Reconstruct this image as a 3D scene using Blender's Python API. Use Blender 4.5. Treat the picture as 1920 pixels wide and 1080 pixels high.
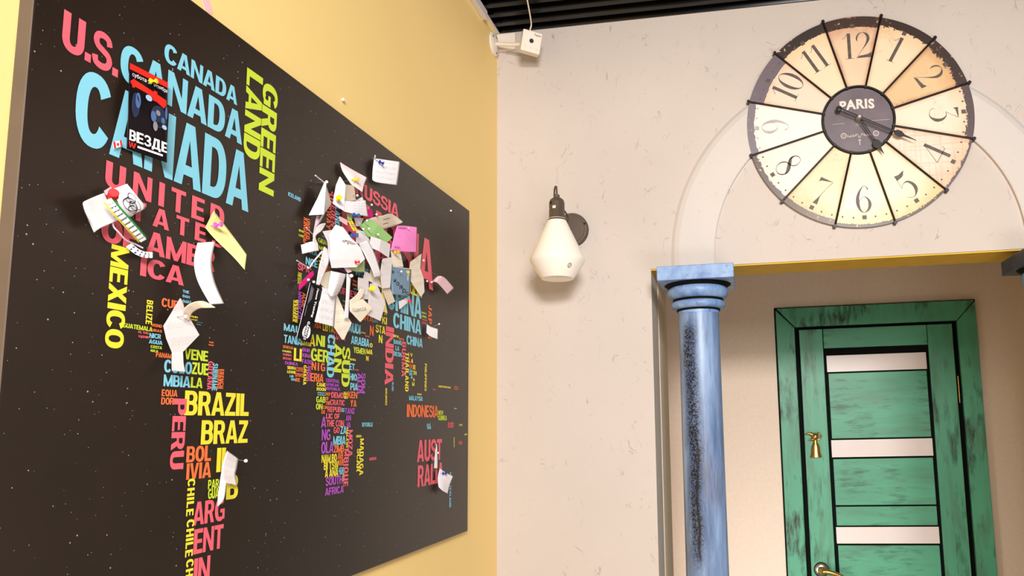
import bpy, bmesh, math, random
from mathutils import Vector, Matrix
random.seed(7)
PI = math.pi
for o in list(bpy.data.objects): bpy.data.objects.remove(o)
S = bpy.context.scene
COL = S.collection

# ------------------------------------------------------------------ camera
FPX, PPX, PPY = 1358.0, 1199.0, 624.0
pit, yaw, rol = [math.radians(a) for a in (7.21, -8.27, -1.38)]
fw = Vector((math.sin(yaw)*math.cos(pit), math.cos(yaw)*math.cos(pit), math.sin(pit)))
rt0 = Vector((math.cos(yaw), -math.sin(yaw), 0)); up0 = rt0.cross(fw)
RT = rt0*math.cos(rol) + up0*math.sin(rol)
UP = -rt0*math.sin(rol) + up0*math.cos(rol)
EYE = Vector((0, 0, 1.55))
cd = bpy.data.cameras.new('camera'); cam = bpy.data.objects.new('camera', cd); COL.objects.link(cam)
cd.sensor_fit = 'HORIZONTAL'; cd.sensor_width = 36; cd.lens = FPX/1920*36
cd.shift_x = (960-PPX)/1920; cd.shift_y = (PPY-540)/1920
cd.clip_start = 0.02; cd.clip_end = 60
cam.matrix_world = Matrix(((RT.x, UP.x, -fw.x, EYE.x), (RT.y, UP.y, -fw.y, EYE.y), (RT.z, UP.z, -fw.z, EYE.z), (0, 0, 0, 1)))
S.camera = cam

# ------------------------------------------------------------------ world and light
w = bpy.data.worlds.new('world'); S.world = w; w.use_nodes = True
w.node_tree.nodes['Background'].inputs[0].default_value = (1.0, 0.82, 0.62, 1)
w.node_tree.nodes['Background'].inputs[1].default_value = 0.19
def area(name, loc, target, size, power, color, sy=None):
    ld = bpy.data.lights.new(name, 'AREA'); ld.energy = power; ld.color = color; ld.size = size
    if sy: ld.shape = 'RECTANGLE'; ld.size_y = sy
    lo = bpy.data.objects.new(name, ld); COL.objects.link(lo); lo.location = loc
    lo.rotation_euler = (Vector(target)-Vector(loc)).to_track_quat('-Z', 'Y').to_euler()
    return lo
area('ceiling_lamp_light', (0.95, -2.9, 2.74), (0.1, 2.15, 1.2), 0.9, 166, (1.0, 0.97, 0.955), 0.5)
area('near_fill_light', (0.55, -0.75, 2.2), (-0.74, 1.25, 1.65), 0.5, 33, (1.0, 0.975, 0.96))  # added fill to brighten the map, its notes and the yellow wall
area('room_daylight', (1.0, -0.75, 0.45), (0.1, 2.15, 1.0), 1.3, 22, (1.0, 0.98, 0.98), 0.6)
area('hall_fill', (-0.31, 2.5, 0.6), (0.6, 3.55, 0.6), 0.3, 5.0, (1.0, 0.97, 0.95), 0.7).data.spread = math.radians(110)  # added fill hidden behind the front wall, lifts the lower hall and door
S.view_settings.view_transform = 'Standard'; S.view_settings.look = 'None'
S.view_settings.gamma = 1; S.view_settings.use_curve_mapping = False
S.view_settings.exposure = 0.06

# ------------------------------------------------------------------ helpers
def ray(u, v): return fw + RT*((u-PPX)/FPX) - UP*((v-PPY)/FPX)
def aty(u, v, Y): d = ray(u, v); return EYE + d*(Y/d.y)       # sight line of a photo point met with a wall plane
def atx(u, v, X): d = ray(u, v); return EYE + d*(X/d.x)
def link(o, parent=None):
    COL.objects.link(o)
    if parent: o.parent = parent
    return o
def tag(o, label=None, cat=None, group=None, kind=None):
    if label: o['label'] = label
    if cat: o['category'] = cat
    if group: o['group'] = group
    if kind: o['kind'] = kind
    return o
def empty(name, loc=(0, 0, 0)):
    o = bpy.data.objects.new(name, None); COL.objects.link(o); o.location = loc; o.empty_display_size = .02
    return o
def mesh(name, verts, faces, mats, parent=None, smooth=False, midx=None, loc=(0, 0, 0), bevel=0):
    me = bpy.data.meshes.new(name)
    me.from_pydata([tuple(v) for v in verts], [], faces)
    for m in (mats if isinstance(mats, (list, tuple)) else [mats]): me.materials.append(m)
    if midx:
        for i, p in enumerate(me.polygons): p.material_index = midx[i]
    if smooth:
        for p in me.polygons: p.use_smooth = True
    me.update(); me.validate()
    o = bpy.data.objects.new(name, me); o.location = loc; link(o, parent)
    if bevel:
        b = o.modifiers.new('bevel', 'BEVEL'); b.width = bevel; b.segments = 2; b.limit_method = 'ANGLE'; b.angle_limit = math.radians(40)
    return o
class MB:
    def __init__(s): s.v = []; s.f = []; s.m = []
    def add(s, vs, fs, mi=0):
        n = len(s.v); s.v += [Vector(v) for v in vs]; s.f += [tuple(i+n for i in f) for f in fs]; s.m += [mi]*len(fs)
    def box(s, x0, x1, y0, y1, z0, z1, mi=0):
        s.add([(x0,y0,z0),(x1,y0,z0),(x1,y1,z0),(x0,y1,z0),(x0,y0,z1),(x1,y0,z1),(x1,y1,z1),(x0,y1,z1)],
              [(0,3,2,1),(4,5,6,7),(0,1,5,4),(1,2,6,5),(2,3,7,6),(3,0,4,7)], mi)
    def prism(s, poly, a, b, fn, mi=0):           # poly 2D (ccw), extruded from a to b; fn(p,q,d)->3D
        n = len(poly)
        s.add([fn(p[0], p[1], a) for p in poly]+[fn(p[0], p[1], b) for p in poly],
              [tuple(range(n))[::-1], tuple(range(n, 2*n))]+[(i, (i+1) % n, n+(i+1) % n, n+i) for i in range(n)], mi)
    def lathe(s, prof, base, axis, seg=24, mi=0, cap=True):   # prof [(r,h)]
        axis = Vector(axis).normalized(); t = axis.orthogonal().normalized(); b = axis.cross(t); base = Vector(base)
        vs = []; fs = []
        for r, h in prof:
            for k in range(seg):
                a = 2*PI*k/seg; vs.append(base+axis*h+(t*math.cos(a)+b*math.sin(a))*r)
        for i in range(len(prof)-1):
            for k in range(seg):
                k2 = (k+1) % seg; fs.append((i*seg+k, i*seg+k2, (i+1)*seg+k2, (i+1)*seg+k))
        if cap:
            fs.append(tuple(range(seg))[::-1]); n = (len(prof)-1)*seg; fs.append(tuple(range(n, n+seg)))
        s.add(vs, fs, mi)
    def tube(s, pts, r, seg=8, mi=0):
        pts = [Vector(p) for p in pts]; rs = r if isinstance(r, (list, tuple)) else [r]*len(pts)
        vs = []; fs = []; pt = None
        for i, p in enumerate(pts):
            d = (pts[min(i+1, len(pts)-1)]-pts[max(i-1, 0)]).normalized()
            t = d.orthogonal().normalized() if pt is None else (pt-d*pt.dot(d)).normalized()
            pt = t; b = d.cross(t)
            for k in range(seg):
                a = 2*PI*k/seg; vs.append(p+(t*math.cos(a)+b*math.sin(a))*rs[i])
        for i in range(len(pts)-1):
            for k in range(seg):
                k2 = (k+1) % seg; fs.append((i*seg+k, i*seg+k2, (i+1)*seg+k2, (i+1)*seg+k))
        fs.append(tuple(range(seg))[::-1]); n = (len(pts)-1)*seg; fs.append(tuple(range(n, n+seg)))
        s.add(vs, fs, mi)
    def ball(s, c, r, mi=0, seg=14):
        prof = [(max(r*math.sin(PI*i/8), r*.02), -r*math.cos(PI*i/8)) for i in range(9)]
        s.lathe(prof, c, (1, 0, 0), seg, mi)
    def build(s, name, mats, parent=None, smooth=False, **k):
        o = mesh(name, s.v, s.f, mats, parent, smooth, s.m, **k)
        if smooth: 
            try: o.data.set_sharp_from_angle(angle=math.radians(42))
            except Exception: pass
        return o
def lin_(P, n): return [tuple(a+(b-a)*k/n for a, b in zip(P[i], P[i+1])) for i in range(len(P)-1) for k in range(n)]+[tuple(P[-1])]
def crom(P, n):                                    # Catmull-Rom through points (tuples)
    if len(P) == 2: return [tuple(a+(b-a)*k/n for a, b in zip(P[0], P[1])) for k in range(n+1)]
    out = []
    for i in range(len(P)-1):
        p0 = P[max(i-1, 0)]; p1 = P[i]; p2 = P[i+1]; p3 = P[min(i+2, len(P)-1)]
        for k in range(n):
            t = k/n
            out.append(tuple(.5*(2*b+(c-a)*t+(2*a-5*b+4*c-d)*t*t+(3*b-a-3*c+d)*t**3) for a, b, c, d in zip(p0, p1, p2, p3)))
    out.append(tuple(P[-1])); return out

# ---- text outlines as triangles: returns (verts2D, faces) fitted to unit box
_tc = {}
def glyphs(txt, bold=0.02, space=1.0, shear=0.0, fit=True):
    key = (txt, bold, space, shear)
    if key in _tc: return _tc[key]
    cu = bpy.data.curves.new('lettering', 'FONT'); cu.body = txt; cu.size = 1; cu.offset = bold; cu.resolution_u = 3
    cu.space_character = space; cu.shear = shear; cu.fill_mode = 'FRONT'
    ob = bpy.data.objects.new('lettering', cu); COL.objects.link(ob)
    dg = bpy.context.evaluated_depsgraph_get(); dg.update()
    me = bpy.data.meshes.new_from_object(ob.evaluated_get(dg))
    V = [(v.co.x, v.co.y) for v in me.vertices]; F = [tuple(p.vertices) for p in me.polygons]
    bpy.data.objects.remove(ob); bpy.data.curves.remove(cu); bpy.data.meshes.remove(me)
    if V:
        x0 = min(v[0] for v in V); x1 = max(v[0] for v in V); y0 = min(v[1] for v in V); y1 = max(v[1] for v in V)
        asp = (x1-x0)/max(y1-y0, 1e-6)
        V = [((v[0]-x0)/max(x1-x0, 1e-6), (v[1]-y0)/max(y1-y0, 1e-6)) for v in V]
    else: asp = 1
    _tc[key] = (V, F, asp); return _tc[key]

# ---- heavy grotesque capitals drawn as overlapping pieces (unit cap height)
def _rc(a, b, c, d): return [(a, b), (c, b), (c, d), (a, d)]
def _arc(cx, cy, rx, ry, ix, iy, a0, a1, n=18):
    out = []
    for i in range(n):
        p, q = [math.radians(a0+(a1-a0)*k/n) for k in (i, i+1)]
        f = lambda r, s, t: (cx+r*math.copysign(abs(math.cos(t))**.88, math.cos(t)), cy+s*math.copysign(abs(math.sin(t))**.88, math.sin(t)))
        out.append([f(rx, ry, p), f(rx, ry, q), f(ix, iy, q), f(ix, iy, p)])
    return out
def _st(pts, w, n=5):
    P = crom(pts, n); L = []; R = []
    for i, (x, y) in enumerate(P):
        a = P[max(i-1, 0)]; c = P[min(i+1, len(P)-1)]; dx, dy = c[0]-a[0], c[1]-a[1]; l = math.hypot(dx, dy) or 1
        wy = w*(.5-.08*abs(dx)/l); L.append((x-dy/l*wy, y+dx/l*wy)); R.append((x+dy/l*wy, y-dx/l*wy))
    return [[L[i], R[i], R[i+1], L[i+1]] for i in range(len(P)-1)]
_S = [(.615, .70), (.555, .865), (.36, .925), (.17, .87), (.115, .72), (.19, .59), (.37, .515), (.56, .43), (.63, .285), (.55, .13), (.35, .075), (.14, .13), (.09, .30)]
def _bowl(x, y0, y1, w): 
    ry = (y1-y0)/2; return _arc(x, y0+ry, w-x, ry, w-x-.235, ry-.165, -90, 90, 12)
FNT = {
 'A': (.82, [[(0, 0), (.235, 0), (.41, .74), (.41, 1), (.275, 1)], [(.585, 0), (.82, 0), (.545, 1), (.41, 1), (.41, .74)], _rc(.19, .17, .63, .33)]),
 'B': (.74, [_rc(0, 0, .250, 1), _rc(.2, 0, .42, .16), _rc(.2, .84, .40, 1), _rc(.2, .43, .42, .585)]+_bowl(.42, 0, .585, .74)+_bowl(.40, .43, 1, .71)),
 'C': (.76, _arc(.40, .5, .40, .515, .148, .325, 32, 328, 26)), 'D': (.76, [_rc(0, 0, .250, 1), _rc(.2, 0, .38, .17), _rc(.2, .83, .38, 1)]+_arc(.36, .5, .40, .5, .142, .32, -90, 90, 16)),
 'E': (.64, [_rc(0, 0, .250, 1), _rc(.2, 0, .64, .175), _rc(.2, .825, .63, 1), _rc(.2, .42, .59, .58)]), 'F': (.6, [_rc(0, 0, .250, 1), _rc(.2, .825, .6, 1), _rc(.2, .41, .55, .58)]),
 'G': (.80, _arc(.40, .5, .40, .515, .148, .325, 38, 300, 24)+[_rc(.42, .37, .79, .53), _rc(.60, .07, .79, .5), [(.5, -.01), (.62, .05), (.62, .2), (.5, .16)]]), 'H': (.76, [_rc(0, 0, .250, 1), _rc(.51, 0, .76, 1), _rc(.2, .41, .55, .59)]),
 'I': (.250, [_rc(0, 0, .250, 1)]), 'J': (.6, [_rc(.375, .3, .6, 1)]+_arc(.3, .32, .3, .335, .08, .16, 180, 360, 12)), 'K': (.78, [_rc(0, 0, .250, 1), [(.2, .30), (.2, .58), (.52, 1), (.77, 1)], [(.30, .50), (.46, .66), (.78, 0), (.52, 0)]]),
 'L': (.6, [_rc(0, 0, .250, 1), _rc(.2, 0, .6, .18)]), 'M': (.92, [_rc(0, 0, .2, 1), _rc(.72, 0, .92, 1), [(.18, 1), (.0, 1), (.37, 0), (.46, 0), (.46, .30)][::1], [(.74, 1), (.92, 1), (.55, 0), (.46, 0), (.46, .30)]]),
 'N': (.78, [_rc(0, 0, .21, 1), _rc(.57, 0, .78, 1), [(0, 1), (.22, 1), (.78, 0), (.56, 0)]]), 'O': (.80, _arc(.40, .5, .40, .515, .148, .325, 0, 360, 30)), 'P': (.7, [_rc(0, 0, .250, 1), _rc(.2, .83, .38, 1), _rc(.2, .36, .38, .52)]+_bowl(.38, .36, 1, .7)),
 'Q': (.82, _arc(.40, .5, .40, .515, .148, .325, 0, 360, 30)+[[(.42, .26), (.54, .36), (.82, .04), (.70, -.06)]]), 'R': (.76, [_rc(0, 0, .250, 1), _rc(.2, .83, .4, 1), _rc(.2, .40, .4, .555), [(.34, .46), (.56, .50), (.76, 0), (.51, 0)]]+_bowl(.40, .40, 1, .72)),
 'S': (.73, _st(_S, .215)), 'T': (.68, [_rc(.228, 0, .452, 1), _rc(0, .82, .68, 1)]), 'U': (.76, [_rc(0, .34, .250, 1), _rc(.51, .34, .76, 1)]+_arc(.38, .36, .38, .375, .13, .18, 180, 360, 16)),
 'V': (.78, [[(0, 1), (.235, 1), (.39, .30), (.39, 0), (.26, 0)], [(.78, 1), (.545, 1), (.39, .30), (.39, 0), (.52, 0)]]), 'W': (1.1, [[(0, 1), (.22, 1), (.32, .35), (.36, 0), (.2, 0)], [(.3, 0), (.42, 0), (.55, .7), (.55, 1), (.46, 1)], [(.80, 0), (.68, 0), (.55, .7), (.55, 1), (.64, 1)], [(1.1, 1), (.88, 1), (.78, .35), (.74, 0), (.9, 0)]]),
 'X': (.8, [[(0, 0), (.26, 0), (.78, 1), (.53, 1)], [(.54, 0), (.8, 0), (.27, 1), (.02, 1)]]), 'Y': (.78, [_rc(.278, 0, .502, .45), [(0, 1), (.245, 1), (.44, .58), (.39, .36), (.29, .38)], [(.78, 1), (.535, 1), (.34, .58), (.39, .36), (.49, .38)]]),
 'Z': (.68, [_rc(0, 0, .68, .175), _rc(.02, .825, .66, 1), [(0, .14), (.25, .14), (.66, .86), (.41, .86)]]), '.': (.22, [_rc(0, 0, .22, .22)]), "'": (.18, [[(0, 1), (.18, 1), (.12, .62), (.04, .62)]]), ' ': (.26, []),
 'З': (.68, _st([(.08, .76), (.2, .90), (.38, .925), (.54, .84), (.55, .66), (.42, .54), (.28, .52)], .2)+_st([(.28, .52), (.46, .49), (.58, .36), (.57, .18), (.42, .08), (.22, .08), (.06, .22)], .21)),
 'Д': (.86, [_rc(.04, -.16, .22, .17), _rc(.64, -.16, .82, .17), _rc(.04, 0, .82, .17), _rc(.50, 0, .72, 1), _rc(.22, .83, .72, 1), [(.12, .1), (.30, .1), (.40, .9), (.22, .9)]])}
FNT['В'] = FNT['B']; FNT['Е'] = FNT['E']
_hc = {}
def heavy(txt, space=1.0):
    if (txt, space) in _hc: return _hc[(txt, space)]
    V = []; F = []; x = 0
    for ch in txt:
        w, P = FNT[ch]
        for i, q in enumerate(P): n = len(V); V += [(x+a, b_, i*5e-6) for a, b_ in q]; F.append(tuple(range(n, n+len(q))))
        x += w+.035+(space-1)*.75
    if V:
        x0 = min(v[0] for v in V); x1 = max(v[0] for v in V); V = [((v[0]-x0)/(x1-x0), v[1], v[2]) for v in V]
    _hc[(txt, space)] = (V, F); return V, F

# ------------------------------------------------------------------ materials
def lin(c): return tuple(((x/255)/12.92 if x/255 <= .04045 else ((x/255+.055)/1.055)**2.4) for x in c)
class NT:
    def __init__(s, name):
        s.m = bpy.data.materials.new(name); s.m.use_nodes = True; s.t = s.m.node_tree; s.b = s.t.nodes['Principled BSDF']
    def n(s, typ, **k):
        nd = s.t.nodes.new(typ)
        for a, v in k.items():
            if a.startswith('i_'):
                key = a[2:]; key = int(key) if key.isdigit() else key.replace('_', ' ')
                if isinstance(v, bpy.types.NodeSocket): s.t.links.new(v, nd.inputs[key])
                else: nd.inputs[key].default_value = v
            else: setattr(nd, a, v)
        return nd
    def link(s, a, b): s.t.links.new(a, b)
    def coord(s, scale=(1, 1, 1), which='Object', rot=(0, 0, 0)):
        tc = s.n('ShaderNodeTexCoord'); mp = s.n('ShaderNodeMapping'); mp.inputs['Scale'].default_value = scale; mp.inputs['Rotation'].default_value = rot
        s.link(tc.outputs[which], mp.inputs['Vector']); return mp.outputs[0]
    def noise(s, vec, scale, detail=3, rough=.5, dist=0):
        nd = s.n('ShaderNodeTexNoise'); nd.inputs['Scale'].default_value = scale; nd.inputs['Detail'].default_value = detail
        nd.inputs['Roughness'].default_value = rough; nd.inputs['Distortion'].default_value = dist; s.link(vec, nd.inputs['Vector']); return nd.outputs[0]
    def ramp(s, val, stops):
        nd = s.n('ShaderNodeValToRGB'); s.link(val, nd.inputs[0]); e = nd.color_ramp.elements
        while len(e) < len(stops): e.new(.5)
        for i, (p, c) in enumerate(stops):
            e[i].position = p; e[i].color = (c, c, c, 1) if isinstance(c, (int, float)) else (*c, 1)
        return nd.outputs[0]
    def mix(s, fac, a, b, mode='MIX'):
        nd = s.n('ShaderNodeMix', data_type='RGBA', blend_type=mode)
        for sk, v in ((nd.inputs[0], fac), (nd.inputs[6], a), (nd.inputs[7], b)):
            if isinstance(v, bpy.types.NodeSocket): s.link(v, sk)
            elif isinstance(v, (int, float)): sk.default_value = v if sk.type == 'VALUE' else (v, v, v, 1)
            else: sk.default_value = (*v, 1)
        return nd.outputs[2]
    def math(s, op, a, b=None, c=None):
        nd = s.n('ShaderNodeMath', operation=op)
        for i, v in enumerate((a, b, c)):
            if v is None: continue
            if isinstance(v, bpy.types.NodeSocket): s.link(v, nd.inputs[i])
            else: nd.inputs[i].default_value = v
        return nd.outputs[0]
    def bump(s, h, strength=.3, dist=.01):
        nd = s.n('ShaderNodeBump'); nd.inputs['Strength'].default_value = strength; nd.inputs['Distance'].default_value = dist
        s.link(h, nd.inputs['Height']); s.link(nd.outputs[0], s.b.inputs['Normal'])
    def out(s, color=None, rough=.5, metal=0, spec=.5):
        if color is not None:
            if isinstance(color, bpy.types.NodeSocket): s.link(color, s.b.inputs['Base Color'])
            else: s.b.inputs['Base Color'].default_value = (*color, 1)
        if isinstance(rough, bpy.types.NodeSocket): s.link(rough, s.b.inputs['Roughness'])
        else: s.b.inputs['Roughness'].default_value = rough
        s.b.inputs['Metallic'].default_value = metal; s.b.inputs['Specular IOR Level'].default_value = spec
        return s.m
def plain(name, rgb, rough=.5, metal=0, spec=.5, var=.06, sc=30):
    t = NT(name); c = lin(rgb); n = t.noise(t.coord(), sc, 3)
    col = t.mix(t.ramp(n, [(.3, 0.0), (.7, 1.0)]), tuple(x*(1-var) for x in c), tuple(min(1, x*(1+var)) for x in c))
    return t.out(col, rough, metal, spec)

def stucco(name, rgb, crack=.5, rough=.75, bscale=1.0):
    t = NT(name); v = t.coord(); c = lin(rgb)
    base = t.mix(t.ramp(t.noise(v, 2.2, 4), [(.3, 0.), (.7, 1.)]), tuple(x*.95 for x in c), tuple(min(1, x*1.03) for x in c))
    # short curved trowel scratches, three sizes
    sc = None
    for (sc_, wd, ms, lo, seed, dist) in ((8, .008, 13, .58, 0., 1.4), (19, .013, 19, .58, 3.1, .9), (34, .018, 26, .60, 7.7, .7)):
        mp = t.n('ShaderNodeMapping'); mp.inputs['Location'].default_value = (seed, seed, seed); mp.inputs['Scale'].default_value = (1, 1, .62 if seed else 1); t.link(v, mp.inputs['Vector'])
        d = t.noise(mp.outputs[0], sc_, 2, .5, dist)
        l = t.ramp(t.math('ABSOLUTE', t.math('SUBTRACT', d, .5)), [(.0, 1.), (wd, .0)])
        k2 = t.ramp(t.noise(mp.outputs[0], ms, 3, .6), [(lo, 0.), (lo+.1, 1.)]); l = t.math('MULTIPLY', l, k2)
        sc = l if sc is None else t.math('MAXIMUM', sc, l)
    col = t.mix(t.math('MULTIPLY', sc, crack), base, tuple(x*.42 for x in c))
    h = t.math('ADD', t.math('MULTIPLY', t.noise(v, 16, 5, .6), .5*bscale), t.math('MULTIPLY', sc, -.5))
    t.bump(h, .28, .006)
    return t.out(col, rough, 0, .3)
M = {}
M['front'] = stucco('stucco_warm_white', (201, 190, 182), .65)
M['arch'] = stucco('stucco_arch_band', (207, 199, 193), .18, .7, .5)
def yellow():
    t = NT('yellow_wallpaint'); v = t.coord(); c = lin((254, 220, 144))
    col = t.mix(t.ramp(t.noise(v, 1.5, 3), [(.3, 0.), (.7, 1.)]), tuple(x*.96 for x in c), c)
    t.bump(t.noise(v, 90, 3), .08, .002); return t.out(col, .6, 0, .35)
M['yellow'] = yellow()
def hallwall():
    t = NT('hall_wallpaint'); v = t.coord(); c = lin((242, 222, 202))
    col = t.mix(t.ramp(t.noise(v, 60, 4, .7), [(.3, 0.), (.7, 1.)]), tuple(x*.94 for x in c), tuple(x*1.02 for x in c))
    t.bump(t.noise(v, 140, 3), .25, .002); return t.out(col, .8, 0, .2)
M['hall'] = hallwall()
M['soffit'] = plain('soffit_ochre', (226, 180, 52), .7, var=.05)
M['black_ceiling'] = plain('black_ceiling_metal', (2, 2, 2), .20, .0, .30, .2)
M['white_plastic'] = plain('white_plastic', (236, 224, 208), .4, var=.01)
M['white_trunk'] = plain('white_trunking', (226, 218, 212), .5, var=.02)
M['black'] = plain('matt_black', (8, 7, 7), .6, var=.2)
M['black_gap'] = plain('black_paint_gap', (7, 8, 6), .8, spec=.15, var=.2)
M['floor'] = plain('floor_tile', (150, 128, 104), .4, sc=4)
M['pinkpatch'] = plain('pink_residue', (250, 190, 196), .7)
M['steel'] = plain('pin_steel', (190, 186, 182), .3, .9)

def canvas():
    t = NT('dark_canvas_print'); v = t.coord()
    c0 = lin((35, 24, 17)); base = t.mix(t.ramp(t.noise(v, 5, 4), [(.3, 0.), (.7, 1.)]), tuple(x*.85 for x in c0), tuple(x*1.12 for x in c0))
    vo = t.n('ShaderNodeTexVoronoi'); t.link(v, vo.inputs['Vector']); vo.inputs['Scale'].default_value = 84
    dens = t.ramp(t.noise(v, 3.0, 3), [(.30, .35), (.55, 1.)])
    rnd = t.n('ShaderNodeSeparateColor'); t.link(vo.outputs['Color'], rnd.inputs[0])
    rad = t.math('MULTIPLY', t.math('POWER', rnd.outputs[0], 3.2), .12)
    dot = t.math('LESS_THAN', vo.outputs['Distance'], t.math('MULTIPLY', rad, dens))
    vo2 = t.n('ShaderNodeTexVoronoi'); t.link(v, vo2.inputs['Vector']); vo2.inputs['Scale'].default_value = 130
    r2 = t.n('ShaderNodeSeparateColor'); t.link(vo2.outputs['Color'], r2.inputs[0])
    dot2 = t.math('LESS_THAN', vo2.outputs['Distance'], t.math('MULTIPLY', t.math('POWER', r2.outputs[1], 3.0), .14))
    star = t.math('MAXIMUM', dot, t.math('MULTIPLY', dot2, .5))
    col = t.mix(star, base, lin((215, 205, 195)))
    t.bump(t.noise(v, 500, 2), .06, .001)
    return t.out(col, .36, 0, .5)
M['canvas'] = canvas()
M['canvas_side'] = plain('canvas_side_brown', (88, 74, 64), .45, var=.1, sc=12)
PAL = dict(P=(236, 102, 116), B=(134, 208, 228), G=(206, 226, 60), Y=(246, 228, 62), O=(242, 120, 66), U=(176, 84, 190), W=(222, 222, 220))
for k, c in PAL.items(): M['ink_'+k] = plain('printed_ink_'+dict(P='coral', B='sky_blue', G='lime', Y='yellow', O='orange', U='violet', W='white')[k], c, .5, 0, .3, .02)
INKS = [M['ink_'+k] for k in 'PBGYOUW']; INK = {k: i for i, k in enumerate('PBGYOUW')}

# ================================================================== SETTING
YF = 2.15; XW = -0.7607; ZC = 2.834; ZL = 2.019; XJ0, XJ1 = -0.2725, 0.998; TW = 0.15; AC = Vector((0.363, 2.044))
YD = 3.55
def struct(o, **k): o['kind'] = 'structure'; return o
b = MB(); b.box(XW-.12, XW, -2.2, YF, 0, ZC); struct(b.build('wall_left', M['yellow']))
# front wall with the opening
b = MB(); b.box(XW-.12, XJ0, YF, YF+TW, 0, ZC); b.box(XJ1, 3.2, YF, YF+TW, 0, ZC); b.box(XJ0, XJ1, YF, YF+TW, ZL, ZC)
struct(b.build('wall_front', M['front']))
b = MB(); b.box(XJ0, XJ1, YF+.004, YF+TW-.004, ZL-.004, ZL-.0005); struct(b.build('trim_1', M['soffit']))
# raised plaster arch band
def arch():
    vs = []; fs = []; n = 72; prof = [(.440, -.001), (.4402, .011), (.4435, .013), (.548, .0125), (.562, .008), (.574, -.001)]
    for i in range(n+1):
        a = PI*i/n
        for r, h in prof: vs.append((AC.x-r*math.cos(a), YF-h, AC.y+r*math.sin(a)))
    m = len(prof)
    for i in range(n):
        for k in range(m-1): fs.append((i*m+k, i*m+k+1, (i+1)*m+k+1, (i+1)*m+k))
    # short straight legs down to the column blocks
    for sgn, e in ((-1, 0), (1, n)):
        b0 = len(vs)
        for r, h in prof: vs.append((AC.x+sgn*r, YF-h, 2.008))
        for k in range(m-1): fs.append((e*m+k, e*m+k+1, b0+k+1, b0+k))
    o = mesh('trim_2', vs, fs, M['arch'], smooth=False); struct(o)
arch()
# hall behind the opening
b = MB(); b.box(-.385-.1, -.385, YF+TW, YD, 0, 2.75); struct(b.build('wall_hall_left', M['hall']))
b = MB(); b.box(1.62, 1.72, YF+TW, YD, 0, 2.75); struct(b.build('wall_hall_right', M['hall']))
b = MB(); b.box(-.485, 1.72, YD, YD+.1, 0, 2.75); struct(b.build('wall_back', M['hall']))
b = MB(); b.box(-.485, 1.72, YF+TW, YD+.1, 2.75, 2.83); struct(b.build('ceiling_hall', M['hall']))
b = MB(); b.box(-.31, -.2735, YF+TW+.03, YF+TW+.26, 0, 2.30); struct(b.build('trim_3', M['hall']))
b = MB(); b.box(-.30, -.2765, YF+TW, YF+TW+.03, 0, 2.30); struct(b.build('trim_9', M['black_gap']))
b = MB(); b.box(XW-.12, 3.2, -2.2, YD+.1, -.1, 0); struct(b.build('floor', M['floor']))
# black profiled ceiling, ridges run along the front wall
def ceil():
    vs = []; fs = []; Y = YF+.0; i = 0; prof = []
    while Y > -1.2:
        prof += [(Y, .0), (Y-.006, .0), (Y-.012, .018), (Y-.036, .018), (Y-.042, .0)]; Y -= .052
    prof.append((Y, .0))
    b = MB(); P = prof; n = len(P)
    vs = [(XW-.1, y, ZC+h) for y, h in P]+[(3.2, y, ZC+h) for y, h in P]+[(XW-.1, y, ZC+.05) for y, h in P]+[(3.2, y, ZC+.05) for y, h in P]
    for k in range(n-1):
        fs += [(k, k+1, n+k+1, n+k), (2*n+k+1, 2*n+k, 3*n+k, 3*n+k+1)]
    struct(mesh('ceiling', vs, fs, M['black_ceiling']))
ceil()
# white trunking along the top of the left wall
y1 = atx(905, 37, XW).y
b = MB(); b.box(XW, XW+.016, -2.2, y1, ZC-.030, ZC-.001); struct(b.build('trim_4', M['white_trunk'], bevel=.002))
b = MB(); b.box(XW, XW+.010, y1, YF, ZC-.006, ZC-.0005); struct(b.build('trim_5', M['white_trunk']))

# ------------------------------------------------------------------ door
def paint_green(name, stretch, seed, amt=.5):
    t = NT(name); v = t.coord(stretch); c = lin((88, 170, 134)); v2 = t.coord((1, 1, 1))
    a = t.math('ADD', t.noise(v, 1.0, 6, .62, .3), 0.0)
    m1 = t.ramp(t.noise(v, 1.6, 6, .65, .4), [(.50, 0.), (.72, amt)])
    m2 = t.ramp(t.math('MULTIPLY', t.noise(v, 5.0, 6, .7), t.noise(v2, 3.5+seed*.1, 3)), [(.27, 0.), (.40, amt*1.3)])
    c1 = t.mix(t.ramp(a, [(.35, 0.), (.65, 1.)]), tuple(x*.88 for x in c), tuple(x*1.08 for x in c))
    col = t.mix(m1, c1, lin((86, 108, 84))); col = t.mix(m2, col, lin((30, 40, 28)))
    t.bump(t.noise(v, 8, 4), .15, .002)
    return t.out(col, .42, 0, .45)
M['green_v'] = paint_green('distressed_green_upright', (9, 9, 1.2), 1, .65)
M['green_h'] = paint_green('distressed_green_board', (1.8, 9, 10), 2, .5)
M['green_f'] = paint_green('distressed_green_frame', (7, 7, 1.6), 3, .75)
M['frost'] = plain('frosted_glass', (240, 226, 220), .35, var=.01)
M['brass'] = plain('aged_brass', (206, 160, 92), .28, .95, var=.15, sc=60)
M['nickel'] = plain('brushed_nickel', (188, 176, 160), .25, .9, var=.1)
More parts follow.
